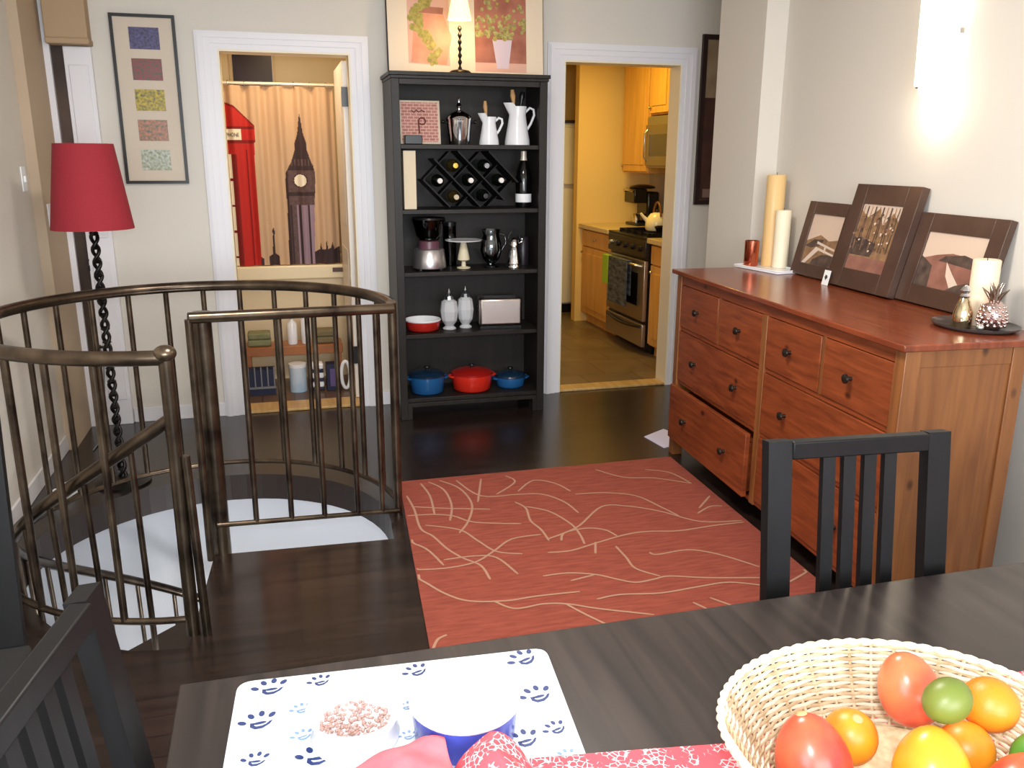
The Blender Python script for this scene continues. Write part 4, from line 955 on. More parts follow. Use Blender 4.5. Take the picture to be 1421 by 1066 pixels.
nt.links.new(tcv.outputs['Object'], vo.inputs['Vector']); nt.links.new(tcv.outputs['Object'], nz2.inputs['Vector']); nt.links.new(vo.outputs['Distance'], crr.inputs['Fac']); nt.links.new(nz2.outputs['Fac'], rr2.inputs['Fac'])
nt.links.new(rr2.outputs['Color'], mxl.inputs[0]); nt.links.new(crr.outputs['Color'], mxl.inputs[6]); mxl.inputs[7].default_value = lin((216, 80, 90)); nt.links.new(mxl.outputs[2], bs.inputs['Base Color'])
coral = mat('coral_cloth', (232, 112, 120), 0.9, rgb2=(222, 94, 104), nscale=30)
mb = MB(); mb.prism([(-0.372, -4.300), (-0.25, -4.318), (-0.10, -4.342), (0.387, -4.312), (0.60, -4.296), (1.0, -4.30), (1.0, -4.62), (-0.372, -4.62)], TZ + 0.0036, TZ + 0.0058)
tag(mb.build('table_runner', lace, smooth=0), 'red table runner with white lacy pattern under the fruit basket', 'runner')
def cloth(label, lobes, x0, x1, y0, y1, m, seed):
    """crumpled cloth: a heightfield with pointed folds over the placemat"""
    nx, ny = 44, 36; vs = []; fs = []; rnd = random.Random(seed)
    ph = [rnd.uniform(0, 6) for _ in range(6)]
    for j in range(ny + 1):
        for i in range(nx + 1):
            u, v = i / nx, j / ny
            x = x0 + (x1 - x0) * u; y = y0 + (y1 - y0) * v
            h = 0.0
            for (cx, cy, hx, hy, H) in lobes:
                d = max(abs(x - cx) / hx, 0) ** 1.4 + max((y - cy) / hy, 0) ** 1.4
                h = max(h, H * max(0, 1 - d) ** 0.6)
            h += 0.003 * math.sin(60 * x + ph[0]) * math.sin(48 * y + ph[1]) + 0.003 * math.sin(90 * (x + y) + ph[2])
            vs.append((x, y, MZ + 0.005 + max(0, h)))
    for j in range(ny):
        for i in range(nx):
            k = [j * (nx + 1) + i, j * (nx + 1) + i + 1, (j + 1) * (nx + 1) + i + 1, (j + 1) * (nx + 1) + i]
            xs = sum(vs[q][0] for q in k) / 4; ys = sum(vs[q][1] for q in k) / 4
            if any(abs(xs - cx) / hx + max(0, ys - cy) / hy < 1.0 for cx, cy, hx, hy, H in lobes): fs.append(tuple(k))
    mb = MB(); mb.add(vs, fs)
    o = mb.build('napkin', m, smooth=60)
    so = o.modifiers.new('thick', 'SOLIDIFY'); so.thickness = 0.002; so.offset = 1
    tag(o, label, 'napkin')
cloth('plain coral red cloth napkin bunched in front of the kibble bowl', [(-0.512, -4.288, 0.11, 0.022, 0.044)], -0.66, -0.484, -4.44, -4.266, coral, 1)
cloth('lacy pink and white cloth napkin in front of the blue pet bowl', [(-0.430, -4.324, 0.052, 0.014, 0.064)], -0.4825, -0.377, -4.44, -4.3085, lace, 2)

# ---- wicker basket
BC = Vector((0.055, -4.485, TZ + 0.0075)); BA, BB, BH = 0.228, 0.188, 0.098
wick = mat('pale_wicker', (214, 194, 160), 0.7, rgb2=(178, 152, 116), nscale=60); wick_w = mat('bleached_wicker', (228, 216, 194), 0.6)
bk = thing('fruit_basket', 'pale oval wicker basket of fruit on the table', 'basket', BC, -0.10)
NS = 44
def bprof(z): return 0.66 + 0.34 * (z / BH) ** 0.75
rows = 23; mb = MB()
for k in range(rows):
    z = 0.004 + (BH - 0.008) * k / (rows - 1); f = bprof(z); pts = []
    for i in range(NS * 2):
        a = 2 * PI * i / (NS * 2)
        w = 1 + 0.013 * (1 if k % 2 else -1) * math.cos(a * NS / 2)
        pts.append((BA * f * w * math.cos(a), BB * f * w * math.sin(a), z))
    mb.tube(pts, 0.0027, 6, True, k % 2)
mb.build('woven_wall', [wick, wick_w], bk, smooth=60)
mb = MB()
for i in range(NS // 2 * 2):
    a = 2 * PI * i / NS
    mb.tube([(BA * bprof(z) * math.cos(a), BB * bprof(z) * math.sin(a), z) for z in [BH * q / 5 for q in range(6)]], 0.0026, 5)
mb.build('stakes', wick, bk, smooth=60)
mb = MB()
for o_ in (0, PI):
    mb.tube([((BA + 0.002 * math.cos(a * 34 + o_)) * math.cos(a), (BB + 0.002 * math.cos(a * 34 + o_)) * math.sin(a), BH + 0.002 * math.sin(a * 34 + o_)) for a in [2 * PI * i / 240 for i in range(240)]], 0.0036, 7, True)
mb.build('rim', wick_w, bk, smooth=60)
mb = MB(); mb.lathe([(0, 0.001), (0.66, 0.001), (0.66, 0.007), (0, 0.008)], n=40, sx=BA, sy=BB)
mb.build('bottom', wick, bk, smooth=0)
def fruit(kind, c, r, m, label, cat, tilt=(0, 0, 0), stem=None, shape=None):
    t = thing(kind, label, cat, c, rot=tilt)
    prof = shape or [(math.sin(PI * i / 14), -math.cos(PI * i / 14)) for i in range(15)]
    prof = [(max(0, a), b) for a, b in prof]; prof[0] = (0, prof[0][1]); prof[-1] = (0, prof[-1][1])
    mb = MB(); mb.lathe([(a * r[0], b * r[2]) for a, b in prof], n=28, sx=1, sy=r[1] / r[0]); mb.build('flesh', m, t, smooth=70)
    if stem:
        mb = MB(); mb.lathe([(0, prof[-1][1] * r[2] - 0.001), (0.007, prof[-1][1] * r[2] - 0.0005), (0.005, prof[-1][1] * r[2] + 0.002), (0, prof[-1][1] * r[2] + 0.003)], n=12); mb.build('stem_scar', stem, t, smooth=60)
mango = [(math.sin(PI * i / 14) * (1 + 0.12 * math.cos(PI * i / 14)), -math.cos(PI * i / 14)) for i in range(15)]
scar = mat('tan_stem_scar', (206, 150, 100), 0.8)
m_red = mat('red_mango_skin', (200, 52, 48), 0.28, rgb2=(214, 96, 60), nscale=12); m_red2 = mat('red_yellow_mango_skin', (206, 76, 58), 0.28, rgb2=(218, 128, 76), nscale=10)
m_yel = mat('golden_mango_skin', (232, 164, 34), 0.28, rgb2=(226, 132, 40), nscale=9); m_or = mat('orange_skin', (226, 126, 28), 0.42, bump=0.08, nscale=120); m_or2 = mat('yellow_orange_skin', (230, 150, 34), 0.38, rgb2=(226, 116, 30), nscale=14)
m_lime = mat('lime_skin', (108, 116, 46), 0.4, rgb2=(96, 112, 44), nscale=20); m_gr = mat('green_skin', (78, 138, 48), 0.4, noise=0.2); m_y2 = mat('yellow_mango_skin', (236, 184, 30), 0.28, rgb2=(232, 156, 34), nscale=12)
fruit('mango', (0.113, -4.420, 0.845), (0.040, 0.038, 0.050), m_red2, 'red and yellow mango standing at the back of the basket', 'mango', (-0.25, -0.25, 0), None, mango)
fruit('lime', (0.0925, -4.503, 0.888), (0.026, 0.026, 0.031), m_lime, 'small green lime on top of the fruit pile', 'lime', (0.2, 1.2, 0.3))
fruit('orange', (0.188, -4.476, 0.846), (0.035, 0.035, 0.034), m_or, 'bright orange to the right of the lime', 'orange')
fruit('mango', (-0.072, -4.482, 0.822), (0.045, 0.043, 0.056), m_red, 'glossy red mango at the left of the basket', 'mango', (-0.35, -0.15, 0), scar, mango)
fruit('orange', (0.007, -4.446, 0.812), (0.034, 0.034, 0.036), m_or2, 'orange between the left red mango and the golden mango', 'orange', (0.3, 0, 0), scar)
fruit('mango', (0.052, -4.536, 0.822), (0.044, 0.043, 0.052), m_yel, 'large golden mango in the middle of the basket', 'mango', (-0.3, 0.2, 0), None, mango)
fruit('mango', (-0.018, -4.578, 0.815), (0.033, 0.033, 0.038), m_y2, 'yellow mango at the front between red and golden ones', 'mango', (-0.3, -0.1, 0), scar, mango)
fruit('orange', (0.138, -4.498, 0.806), (0.034, 0.034, 0.034), m_or2, 'yellow orange half hidden under the lime', 'orange')
fruit('mango', (0.128, -4.592, 0.822), (0.040, 0.039, 0.046), m_red, 'red mango at the front right of the basket', 'mango', (-0.3, 0.9, 0), None, mango)
fruit('lime', (0.192, -4.548, 0.822), (0.027, 0.027, 0.032), m_gr, 'dark green lime at the right edge of the basket', 'lime', (0.3, 1.0, 0.5))
# ================================================================== KITCHEN (through the right doorway)
k_wall = mat('yellow_kitchen_paint', (230, 194, 118), 0.7)
k_floor = wood('tan_kitchen_tile', (128, 106, 80), (106, 86, 62), 0.35, (2, 2, 2), False, (0.40, 0.40, 0.004))
maple = wood('maple_cabinet', (222, 168, 88), (202, 146, 70), 0.4, (14, 14, 1.2), False)
stone = mat('pale_speckled_counter', (222, 200, 160), 0.25, rgb2=(186, 160, 118), nscale=120)
mb = MB(); mb.box(0.9, 2.9, WT, 3.6, -0.05, 0.0); struct(mb.build('floor_kitchen', k_floor, smooth=0))
mb = MB(); mb.box(2.065, 2.80, 2.40, 2.50, 0, 2.5); struct(mb.build('wall_kitchen_back', k_wall, smooth=0))
mb = MB(); mb.box(0.9, 2.80, 3.5, 3.6, 0, 2.5); struct(mb.build('wall_kitchen_far', k_wall, smooth=0))
mb = MB(); mb.box(2.80, 2.90, WT + 0.001, 3.6, 0, 2.5); struct(mb.build('wall_kitchen_right', k_wall, smooth=0))
mb = MB(); mb.box(0.80, 0.90, WT + 0.001, 3.6, 0, 2.5); struct(mb.build('wall_kitchen_left', k_wall, smooth=0))
mb = MB(); mb.box(0.80, 2.90, WT + 0.001, 3.6, 2.5, 2.55); struct(mb.build('ceiling_kitchen', ceil_paint, smooth=0))
t = thing('refrigerator', 'pale refrigerator glimpsed at the left edge of the kitchen doorway', 'refrigerator', (1.93, 3.2, 0))
fr_w = mat('refrigerator_cream', (226, 214, 186), 0.35)
mb = MB(); mb.box(-0.36, 0.36, -0.30, 0.28, 0.03, 1.84); mb.build('body', fr_w, t, bevel=0.006)
for z0, z1 in ((0.10, 1.225), (1.265, 1.80)):
    mb = MB(); mb.box(-0.36, 0.36, -0.35, -0.304, z0, z1); d = mb.build('door', fr_w, t, bevel=0.006)
    mb = MB(); mb.box(0.27, 0.30, -0.39, -0.351, z0 + (z1 - z0) * 0.55, z1 - 0.05); mb.build('handle', black_plastic, d, bevel=0.004)
mb = MB(); mb.box(-0.36, 0.36, -0.345, 0.28, 1.842, 1.865); mb.build('top_trim', mat('dark_brown_trim', (54, 34, 28), 0.4), t)
mb = MB(); mb.box(-0.355, 0.355, -0.33, -0.301, 0.0, 0.085); mb.build('kick_grille', black_plastic, t)
def cabinet(x0, x1, y0, y1, z0, z1, label, front='-x', drawer_h=0.0, kick=0.09, nd=1):
    t = thing('kitchen_cabinet', label, 'cabinet', ((x0 + x1) / 2, (y0 + y1) / 2, z0))
    ox, oy = (x0 + x1) / 2, (y0 + y1) / 2
    H = z1 - z0
    mb = MB(); mb.box(x0 - ox + 0.02, x1 - ox, y0 - oy, y1 - oy, kick, H)
    if kick: mb.box(x0 - ox + 0.07, x1 - ox, y0 - oy, y1 - oy, 0, kick - 0.001)
    mb.build('body', maple, t, smooth=0)
    w = (y1 - y0) / nd
    for i in range(nd):
        a, b = y0 - oy + w * i + 0.012, y0 - oy + w * (i + 1) - 0.012
        zt = H - 0.015 - (drawer_h + 0.012 if drawer_h else 0)
        mb = MB(); mb.box(x0 - ox, x0 - ox + 0.0195, a, b, kick + 0.015, zt)
        for q in ((a + 0.05, b - 0.05),): mb.box(x0 - ox - 0.006, x0 - ox - 0.0001, q[0], q[1], kick + 0.07, zt - 0.055)
        d = mb.build('door', maple, t, bevel=0.002)
        mb = MB(); mb.ball((x0 - ox - 0.014, b - 0.03, zt - 0.05 if kick else kick + 0.06), 0.012, 10, 8); mb.build('knob', steel, d)
        if drawer_h:
            mb = MB(); mb.box(x0 - ox, x0 - ox + 0.0195, a, b, H - 0.015 - drawer_h, H - 0.015); d = mb.build('drawer', maple, t, bevel=0.002)
            mb = MB(); mb.ball((x0 - ox - 0.012, (a + b) / 2, H - 0.015 - drawer_h / 2), 0.012, 10, 8); mb.build('knob', steel, d)
    return t
cabinet(2.12, 2.795, 1.665, 2.395, 0, 0.885, 'maple base cabinet left of the stove in the kitchen', drawer_h=0.14)
cabinet(2.12, 2.795, 0.24, 0.845, 0, 0.885, 'maple base cabinet right of the stove, nearest the kitchen doorway', drawer_h=0.14)
cabinet(2.43, 2.795, 1.69, 2.24, 1.39, 2.46, 'maple wall cabinet left of the microwave', kick=0.0)
cabinet(2.43, 2.795, 0.90, 1.685, 1.862, 2.46, 'short maple wall cabinet above the microwave', kick=0.0, nd=2)
mb = MB(); mb.box(2.085, 2.799, 1.662, 2.399, 0.886, 0.925); tag(mb.build('countertop', stone, bevel=0.004), 'pale kitchen countertop left of the stove', 'countertop')
mb = MB(); mb.box(2.085, 2.799, 0.235, 0.848, 0.886, 0.925); tag(mb.build('countertop', stone, bevel=0.004), 'pale kitchen countertop right of the stove, nearest the doorway', 'countertop')
mb = MB(); mb.box(2.785, 2.799, 0.24, 2.395, 0.926, 1.385)
tag(mb.build('backsplash', mat('grey_tile', (176, 170, 160), 0.25, noise=0.1, nscale=14), smooth=0), 'grey tiled splashback behind the stove', 'backsplash')
t = thing('stove', 'stainless steel gas stove with dark cooktop in the kitchen', 'stove', (2.42, 1.255, 0))
ss = mat('stove_steel', (186, 178, 166), 0.3, 0.9)
mb = MB(); mb.box(-0.30, 0.36, -0.39, 0.39, 0.05, 0.905); mb.box(-0.24, 0.36, -0.37, 0.37, 0.0, 0.05); mb.build('body', black_plastic, t, smooth=0)
mb = MB(); mb.box(-0.335, -0.301, -0.385, 0.385, 0.27, 0.745); d = mb.build('oven_door', ss, t, bevel=0.004)
mb = MB(); mb.box(-0.338, -0.3355, -0.27, 0.27, 0.38, 0.64); mb.build('oven_window', mat('oven_glass', (18, 16, 16), 0.08), d, smooth=0)
mb = MB(); mb.tube([(-0.335, -0.34, 0.70), (-0.385, -0.33, 0.71), (-0.385, 0.33, 0.71), (-0.335, 0.34, 0.70)], 0.011, 8); mb.build('handle', ss, d, smooth=60)
mb = MB(); mb.box(-0.335, -0.301, -0.385, 0.385, 0.065, 0.245); d = mb.build('warming_drawer', ss, t, bevel=0.004)
mb = MB(); mb.tube([(-0.337 - 0.02 * math.sin(PI * i / 12), -0.35 + 0.70 * i / 12, 0.225 - 0.02 * math.sin(PI * i / 12)) for i in range(13)], 0.013, 8); mb.build('handle', black_plastic, d, smooth=60)
mb = MB(); mb.box(-0.335, -0.29, -0.385, 0.385, 0.765, 0.905); mb.build('control_panel', mat('control_panel_dark', (36, 32, 30), 0.3), t, bevel=0.006)
for k in range(5):
    mb = MB(); mb.lathe([(0, 0), (0.022, 0), (0.019, 0.026), (0, 0.027)], n=14, M=Matrix.Rotation(-PI / 2, 4, 'Y'), c=(-0.3352, -0.30 + 0.15 * k, 0.835)); mb.build('knob', steel if k == 4 else black_plastic, t, smooth=50)
mb = MB(); mb.box(-0.33, 0.36, -0.39, 0.39, 0.906, 0.925); mb.build('cooktop', black_plastic, t, bevel=0.003)
mb = MB()
for y in (-0.30, -0.16, -0.02, 0.12, 0.26): mb.box(-0.28, 0.32, y, y + 0.014, 0.926, 0.952)
for x in (-0.26, 0.0, 0.28): mb.box(x, x + 0.014, -0.32, 0.32, 0.926, 0.948)
mb.build('grate', black_iron, t, smooth=0)
green = mat('lime_towel', (150, 186, 48), 0.9); check = mat('check_towel', (34, 38, 48), 0.9, rgb2=(96, 100, 106), nscale=12, stretch=(1, 1, 3))
mb = MB(); mb.box(2.015, 2.023, 1.46, 1.585, 0.49, 0.725); mb.box(2.047, 2.055, 1.46, 1.585, 0.55, 0.725); mb.box(2.015, 2.055, 1.46, 1.585, 0.7255, 0.731)
tag(mb.build('dish_towel', green, bevel=0.003), 'bright green dish towel hanging on the stove handle', 'towel')
mb = MB(); mb.box(2.013, 2.022, 1.05, 1.44, 0.36, 0.725); mb.box(2.047, 2.055, 1.05, 1.44, 0.45, 0.725); mb.box(2.013, 2.055, 1.05, 1.44, 0.7255, 0.732)
tag(mb.build('dish_towel', check, bevel=0.003), 'dark checked dish towel hanging on the stove handle', 'towel')
t = thing('microwave', 'steel microwave mounted above the stove', 'microwave', (2.42, 1.295, 1.435))
mb = MB(); mb.box(0.0, 0.375, -0.385, 0.385, 0, 0.415); mb.build('body', mat('microwave_steel', (170, 156, 128), 0.4, 0.7), t, bevel=0.005)
mb = MB(); mb.box(-0.016, -0.0005, -0.20, 0.378, 0.02, 0.35); d = mb.build('door', mat('microwave_door', (150, 132, 100), 0.35, 0.6), t, bevel=0.004)
mb = MB(); mb.box(-0.019, -0.0165, -0.10, 0.30, 0.10, 0.27); mb.build('window', mat('microwave_glass', (84, 72, 52), 0.15), d, smooth=0)
mb = MB(); mb.tube([(-0.017, 0.335, 0.06), (-0.045, 0.335, 0.09), (-0.045, 0.335, 0.28), (-0.017, 0.335, 0.31)], 0.008, 8); mb.build('handle', steel, d, smooth=60)
mb = MB(); mb.box(-0.012, -0.0005, -0.380, -0.21, 0.02, 0.35); mb.build('keypad', black_plastic, t, smooth=0)
t = thing('coffee_maker', 'black pod coffee maker on the counter beside the stove', 'coffee maker', (2.575, 2.08, 0.9257))
mb = MB(); mb.box(-0.10, 0.12, -0.13, 0.13, 0, 0.025); mb.build('base', black_plastic, t, bevel=0.008)
mb = MB(); mb.box(0.0, 0.12, -0.12, 0.12, 0.0255, 0.30); mb.build('tank', mat('coffee_black', (16, 15, 16), 0.2), t, bevel=0.02)
mb = MB(); mb.box(-0.125, -0.0005, -0.115, 0.115, 0.20, 0.325); mb.lathe([(0.0, 0.326), (0.12, 0.326), (0.115, 0.345), (0.05, 0.36), (0, 0.362)], n=24); mb.build('head', bpy.data.materials['coffee_black'], t, bevel=0.012)
mb = MB(); mb.tube([(-0.13, -0.10, 0.30), (-0.15, -0.06, 0.315), (-0.15, 0.06, 0.315), (-0.13, 0.10, 0.30)], 0.010, 8); mb.build('lift_handle', steel, t, smooth=60)
mb = MB(); mb.lathe([(0, 0.0255), (0.03, 0.0255), (0.034, 0.10), (0.031, 0.10), (0, 0.03)], (-0.05, 0, 0), 18); mb.build('cup', chrome, t, smooth=50)
t = thing('kettle', 'cream kettle with dark handle on the stove', 'kettle', (2.325, 1.20, 0.953))
kcm = mat('cream_enamel', (236, 222, 180), 0.2)
mb = MB(); mb.lathe([(0, 0), (0.085, 0), (0.095, 0.02), (0.09, 0.08), (0.055, 0.13), (0.03, 0.14), (0, 0.142)], n=28); mb.build('body', kcm, t, smooth=50)
mb = MB(); mb.tube([(-0.07, 0.02, 0.07), (-0.11, 0.03, 0.11), (-0.13, 0.035, 0.135)], [0.02, 0.013, 0.010], 10); mb.build('spout', kcm, t, smooth=60)
mb = MB(); mb.tube([(0, -0.07 * math.cos(PI * i / 10), 0.11 + 0.11 * math.sin(PI * i / 10)) for i in range(11)], 0.009, 8); mb.build('handle', mat('brown_handle', (120, 72, 36), 0.4), t, smooth=60)
mb = MB(); mb.ball((0, 0, 0.152), 0.014, 10, 8); mb.build('knob', black_plastic, t)
t = thing('frying_pan', 'black frying pan on the near burner of the stove', 'pan', (2.33, 0.985, 0.953))
mb = MB(); mb.lathe([(0, 0), (0.09, 0), (0.115, 0.045), (0.112, 0.045), (0.088, 0.006), (0, 0.005)], n=28); mb.build('dish', black_iron, t, smooth=50)
mb = MB(); mb.tube([(0.108, 0, 0.04), (0.20, 0.0, 0.06), (0.27, 0.0, 0.062)], 0.010, 8); mb.build('handle', black_plastic, t, smooth=60)

# ================================================================== BATHROOM (through the left doorway)
b_wall = mat('warm_bath_paint', (226, 206, 166), 0.7)
mb = MB(); mb.box(-1.30, 0.20, WT, 1.75, -0.05, 0.0); struct(mb.build('floor_bathroom', wood('brown_bath_floor', (112, 82, 60), (90, 64, 46), 0.35, (2, 2, 2), False, (0.2, 0.2, 0.004)), smooth=0))
mb = MB()
for x0, x1, z0, z1 in ((-1.30, -0.875, 0, 2.5), (-0.595, 0.20, 0, 2.5), (-0.875, -0.595, 0, 1.66), (-0.875, -0.595, 2.26, 2.5)): mb.box(x0, x1, 1.60, 1.70, z0, z1)
struct(mb.build('wall_bathroom_back', b_wall, smooth=0))
mb = MB(); mb.box(-1.35, -1.25, WT + 0.001, 1.70, 0, 2.5); struct(mb.build('wall_bathroom_left', b_wall, smooth=0))
mb = MB(); mb.box(0.10, 0.20, WT + 0.001, 1.70, 0, 2.5); struct(mb.build('wall_bathroom_right', b_wall, smooth=0))
mb = MB(); mb.box(-1.35, 0.20, WT + 0.001, 1.70, 2.5, 2.55); struct(mb.build('ceiling_bathroom', ceil_paint, smooth=0))
w2 = thing('window_2', 'small dark window high above the shower curtain', 'window', (-0.735, 1.60, 1.66)); w2['kind'] = 'structure'
mb = MB()
for q in ((-0.16, -0.139, 0, 0.60), (0.139, 0.16, 0, 0.60), (-0.139, 0.139, 0.58, 0.60), (-0.135, 0.135, 0, 0.035)): mb.box(q[0], q[1], -0.02, 0.0, q[2], q[3])
mb.build('window_frame', mat('tan_window_frame', (206, 178, 130), 0.5), w2, smooth=0)
mb = MB(); mb.box(-0.138, 0.138, 0.03, 0.036, 0.0, 0.58); mb.build('pane', mat('night_glass', (52, 44, 62), 0.12), w2, smooth=0)
# curtain print, coloured face by face
def inpoly(p, poly):
    x, y = p; c = False; n = len(poly)
    for i in range(n):
        x1, y1 = poly[i]; x2, y2 = poly[i - 1]
        if (y1 > y) != (y2 > y) and x < (x2 - x1) * (y - y1) / (y2 - y1) + x1: c = not c
    return c
cmats = [mat('curtain_linen', (198, 164, 130), 0.85), mat('curtain_red', (186, 40, 34), 0.85), mat('curtain_dark_red', (126, 26, 26), 0.85), mat('curtain_brown', (104, 82, 80), 0.85, rgb2=(84, 64, 62), nscale=60), mat('curtain_dark_brown', (62, 46, 48), 0.85), mat('curtain_cream', (238, 226, 200), 0.85), mat('curtain_lilac', (150, 126, 140), 0.85)]
booth = [(-1.05, 0.80), (-0.755, 0.80), (-0.750, 1.60), (-0.738, 1.615), (-0.738, 1.715), (-0.80, 1.775), (-0.86, 1.835), (-0.93, 1.865), (-1.05, 1.875)]
spire = [(-0.449, 1.79), (-0.452, 1.79), (-0.470, 1.66), (-0.492, 1.60), (-0.492, 1.56), (-0.520, 1.48), (-0.530, 1.46), (-0.375, 1.46), (-0.388, 1.48), (-0.412, 1.56), (-0.412, 1.60), (-0.432, 1.66)]
shaft = [(-0.530, 1.465), (-0.560, 1.41), (-0.566, 1.30), (-0.560, 1.22), (-0.570, 0.80), (-0.398, 0.80), (-0.380, 1.22), (-0.370, 1.30), (-0.366, 1.41), (-0.378, 1.465)]
sky = [(-0.40, 0.80), (-0.40, 0.88), (-0.36, 0.90), (-0.352, 0.94), (-0.345, 0.90), (-0.322, 0.90), (-0.315, 0.97), (-0.305, 0.90), (-0.285, 0.91), (-0.275, 0.95), (-0.262, 0.90), (-0.22, 0.92), (-0.22, 0.80)]
statue = [(-0.70, 0.80), (-0.70, 0.86), (-0.675, 0.875), (-0.672, 0.96), (-0.668, 1.01), (-0.672, 1.035), (-0.660, 1.05), (-0.655, 1.03), (-0.658, 0.96), (-0.656, 0.875), (-0.632, 0.86), (-0.632, 0.80)]
blob = [(-0.775, 0.80), (-0.775, 0.845), (-0.755, 0.86), (-0.737, 0.845), (-0.737, 0.80)]
def cmi(x, z):
    p = (x, z)
    if inpoly(p, booth):
        if 1.622 < z < 1.690 and -0.985 < x < -0.825: return 5
        if 1.60 < z < 1.622 or 1.690 < z < 1.708: return 2
        if z < 1.56 and abs(x + 0.80) < 0.006: return 2
        if z < 1.53 and x < -0.865: return 5 if (x * 100 % 9 > 1.4 and z * 100 % 17 > 1.6) and x < -0.885 else 2
        if z > 1.70 and inpoly((x, z + 0.014), booth) is False: return 2
        return 1
    if (x + 0.466) ** 2 + (z - 1.362) ** 2 < 0.047 ** 2: return 5 if (x + 0.466) ** 2 + (z - 1.362) ** 2 < 0.040 ** 2 else 4
    if inpoly(p, spire): return 4 if z > 1.50 or int(x * 90) % 2 else 3
    if inpoly(p, shaft): return 4 if (z > 1.43 or 1.26 < z < 1.285 or x < -0.548 or (z < 1.2 and int((x + 1) * 70) % 4 == 0)) else (6 if z < 1.2 and x > -0.50 else 3)
    if inpoly(p, sky) or inpoly(p, statue) or inpoly(p, blob): return 4
    return 0
sc_t = thing('shower_curtain', 'shower curtain printed with a red telephone box and a brown clock tower', 'curtain', (-0.62, 0.85, 0.815))
mb = MB(); nx, nz_ = 190, 270; X0, X1, Z0, Z1_ = -1.04, -0.225, 0.80, 1.962
fold = lambda x, z: 0.85 + (0.012 + 0.006 * (z - 0.8)) * math.sin(x * 46) + 0.006 * math.sin(x * 103 + 1) + 0.004 * math.sin(z * 5 + x * 20)
mb.v = [(X0 + (X1 - X0) * i / nx + 0.62, fold(X0 + (X1 - X0) * i / nx, Z0 + (Z1_ - Z0) * j / nz_) - 0.85, Z0 + (Z1_ - Z0) * j / nz_ - 0.815) for j in range(nz_ + 1) for i in range(nx + 1)]
for j in range(nz_):
    for i in range(nx):
        k = j * (nx + 1) + i
        mb.f.append((k, k + 1, k + nx + 2, k + nx + 1)); mb.mi.append(cmi(X0 + (X1 - X0) * (i + 0.5) / nx, Z0 + (Z1_ - Z0) * (j + 0.5) / nz_))
mb.build('cloth', cmats, sc_t, smooth=80)
# lettering on the booth's sign
cu = bpy.data.curves.new('booth_text', 'FONT'); cu.body = 'TELEPHONE'; cu.size = 0.034; cu.align_x = 'CENTER'; cu.extrude = 0.0004
to = bpy.data.objects.new('booth_text', cu); COL.objects.link(to)
bpy.context.view_layer.update()
me = bpy.data.meshes.new_from_object(to); bpy.data.objects.remove(to)
mb = MB(); mb.add([(v.co.x * 0.72 - 0.905 + 0.62, fold(v.co.x * 0.72 - 0.905, 1.65) - 0.85 - 0.004 - v.co.z, 1.643 + v.co.y - 0.815) for v in me.vertices], [tuple(p.vertices) for p in me.polygons])
mb.build('booth_lettering', mat('sign_ink', (40, 36, 34), 0.8), sc_t, smooth=0)
for i in range(8):
    x = X0 + 0.05 + i * 0.103
    mb = MB(); mb.tube([(x + 0.62, 0.019 * math.cos(2 * PI * k / 14), 1.972 - 0.815 + 0.019 * math.sin(2 * PI * k / 14)) for k in range(14)], 0.0022, 6, True); mb.build('ring', steel, sc_t, smooth=60)
mb = MB(); mb.tube([(-1.249, 0.85, 1.976), (0.099, 0.85, 1.976)], 0.011, 10)
tag(mb.build('curtain_rod', mat('pale_rod', (220, 205, 180), 0.3, 0.4), smooth=60), 'straight pale rod above the shower curtain', 'rod')
t = thing('bathtub', 'cream bathtub side panel under the shower curtain', 'bathtub', (-0.575, 1.18, 0))
tubm = mat('cream_tub', (238, 222, 186), 0.25)
mb = MB(); mb.box(-0.67, 0.67, -0.37, -0.25, 0.70, 0.795); mb.box(-0.67, 0.67, 0.34, 0.41, 0.70, 0.795); mb.box(-0.67, -0.58, -0.25, 0.34, 0.70, 0.795); mb.box(0.58, 0.67, -0.25, 0.34, 0.70, 0.795)
mb.build('rim', tubm, t, bevel=0.01)
mb = MB(); mb.box(-0.67, 0.67, -0.345, -0.30, 0, 0.6995); mb.build('apron', mat('shaded_tub_apron', (226, 206, 170), 0.4), t, smooth=0)  # the rim's cream darkened, shade put into the apron colour
mb = MB(); mb.box(-0.58, 0.58, -0.25, 0.34, 0.20, 0.25); mb.box(-0.60, -0.575, -0.26, 0.35, 0.25, 0.70); mb.box(0.575, 0.60, -0.26, 0.35, 0.25, 0.70); mb.box(-0.60, 0.60, 0.33, 0.36, 0.25, 0.70); mb.box(-0.60, 0.60, -0.27, -0.25, 0.25, 0.70); mb.build('basin', tubm, t, smooth=0)
mb = MB(); mb.box(0.29, 0.365, -0.373, -0.3705, 0.745, 0.775); mb.build('name_plate', mat('plate_brown', (92, 70, 60), 0.4), t)
dmat = mat('bath_door_white', (236, 230, 222), 0.4)
d1 = MB(); d1.box(-0.216, -0.181, 0.145, 0.80, 0.018, 2.06); d1.box(-0.220, -0.2162, 0.25, 0.70, 0.25, 0.95); d1.box(-0.220, -0.2162, 0.25, 0.70, 1.10, 1.90)
d1 = struct(d1.build('door_1', dmat, bevel=0.002))
for z in (0.30, 1.86):
    mb = MB(); mb.box(-0.224, -0.1775, 0.128, 0.1445, z - 0.055, z + 0.055); mb.build('hinge', black_plastic, d1)
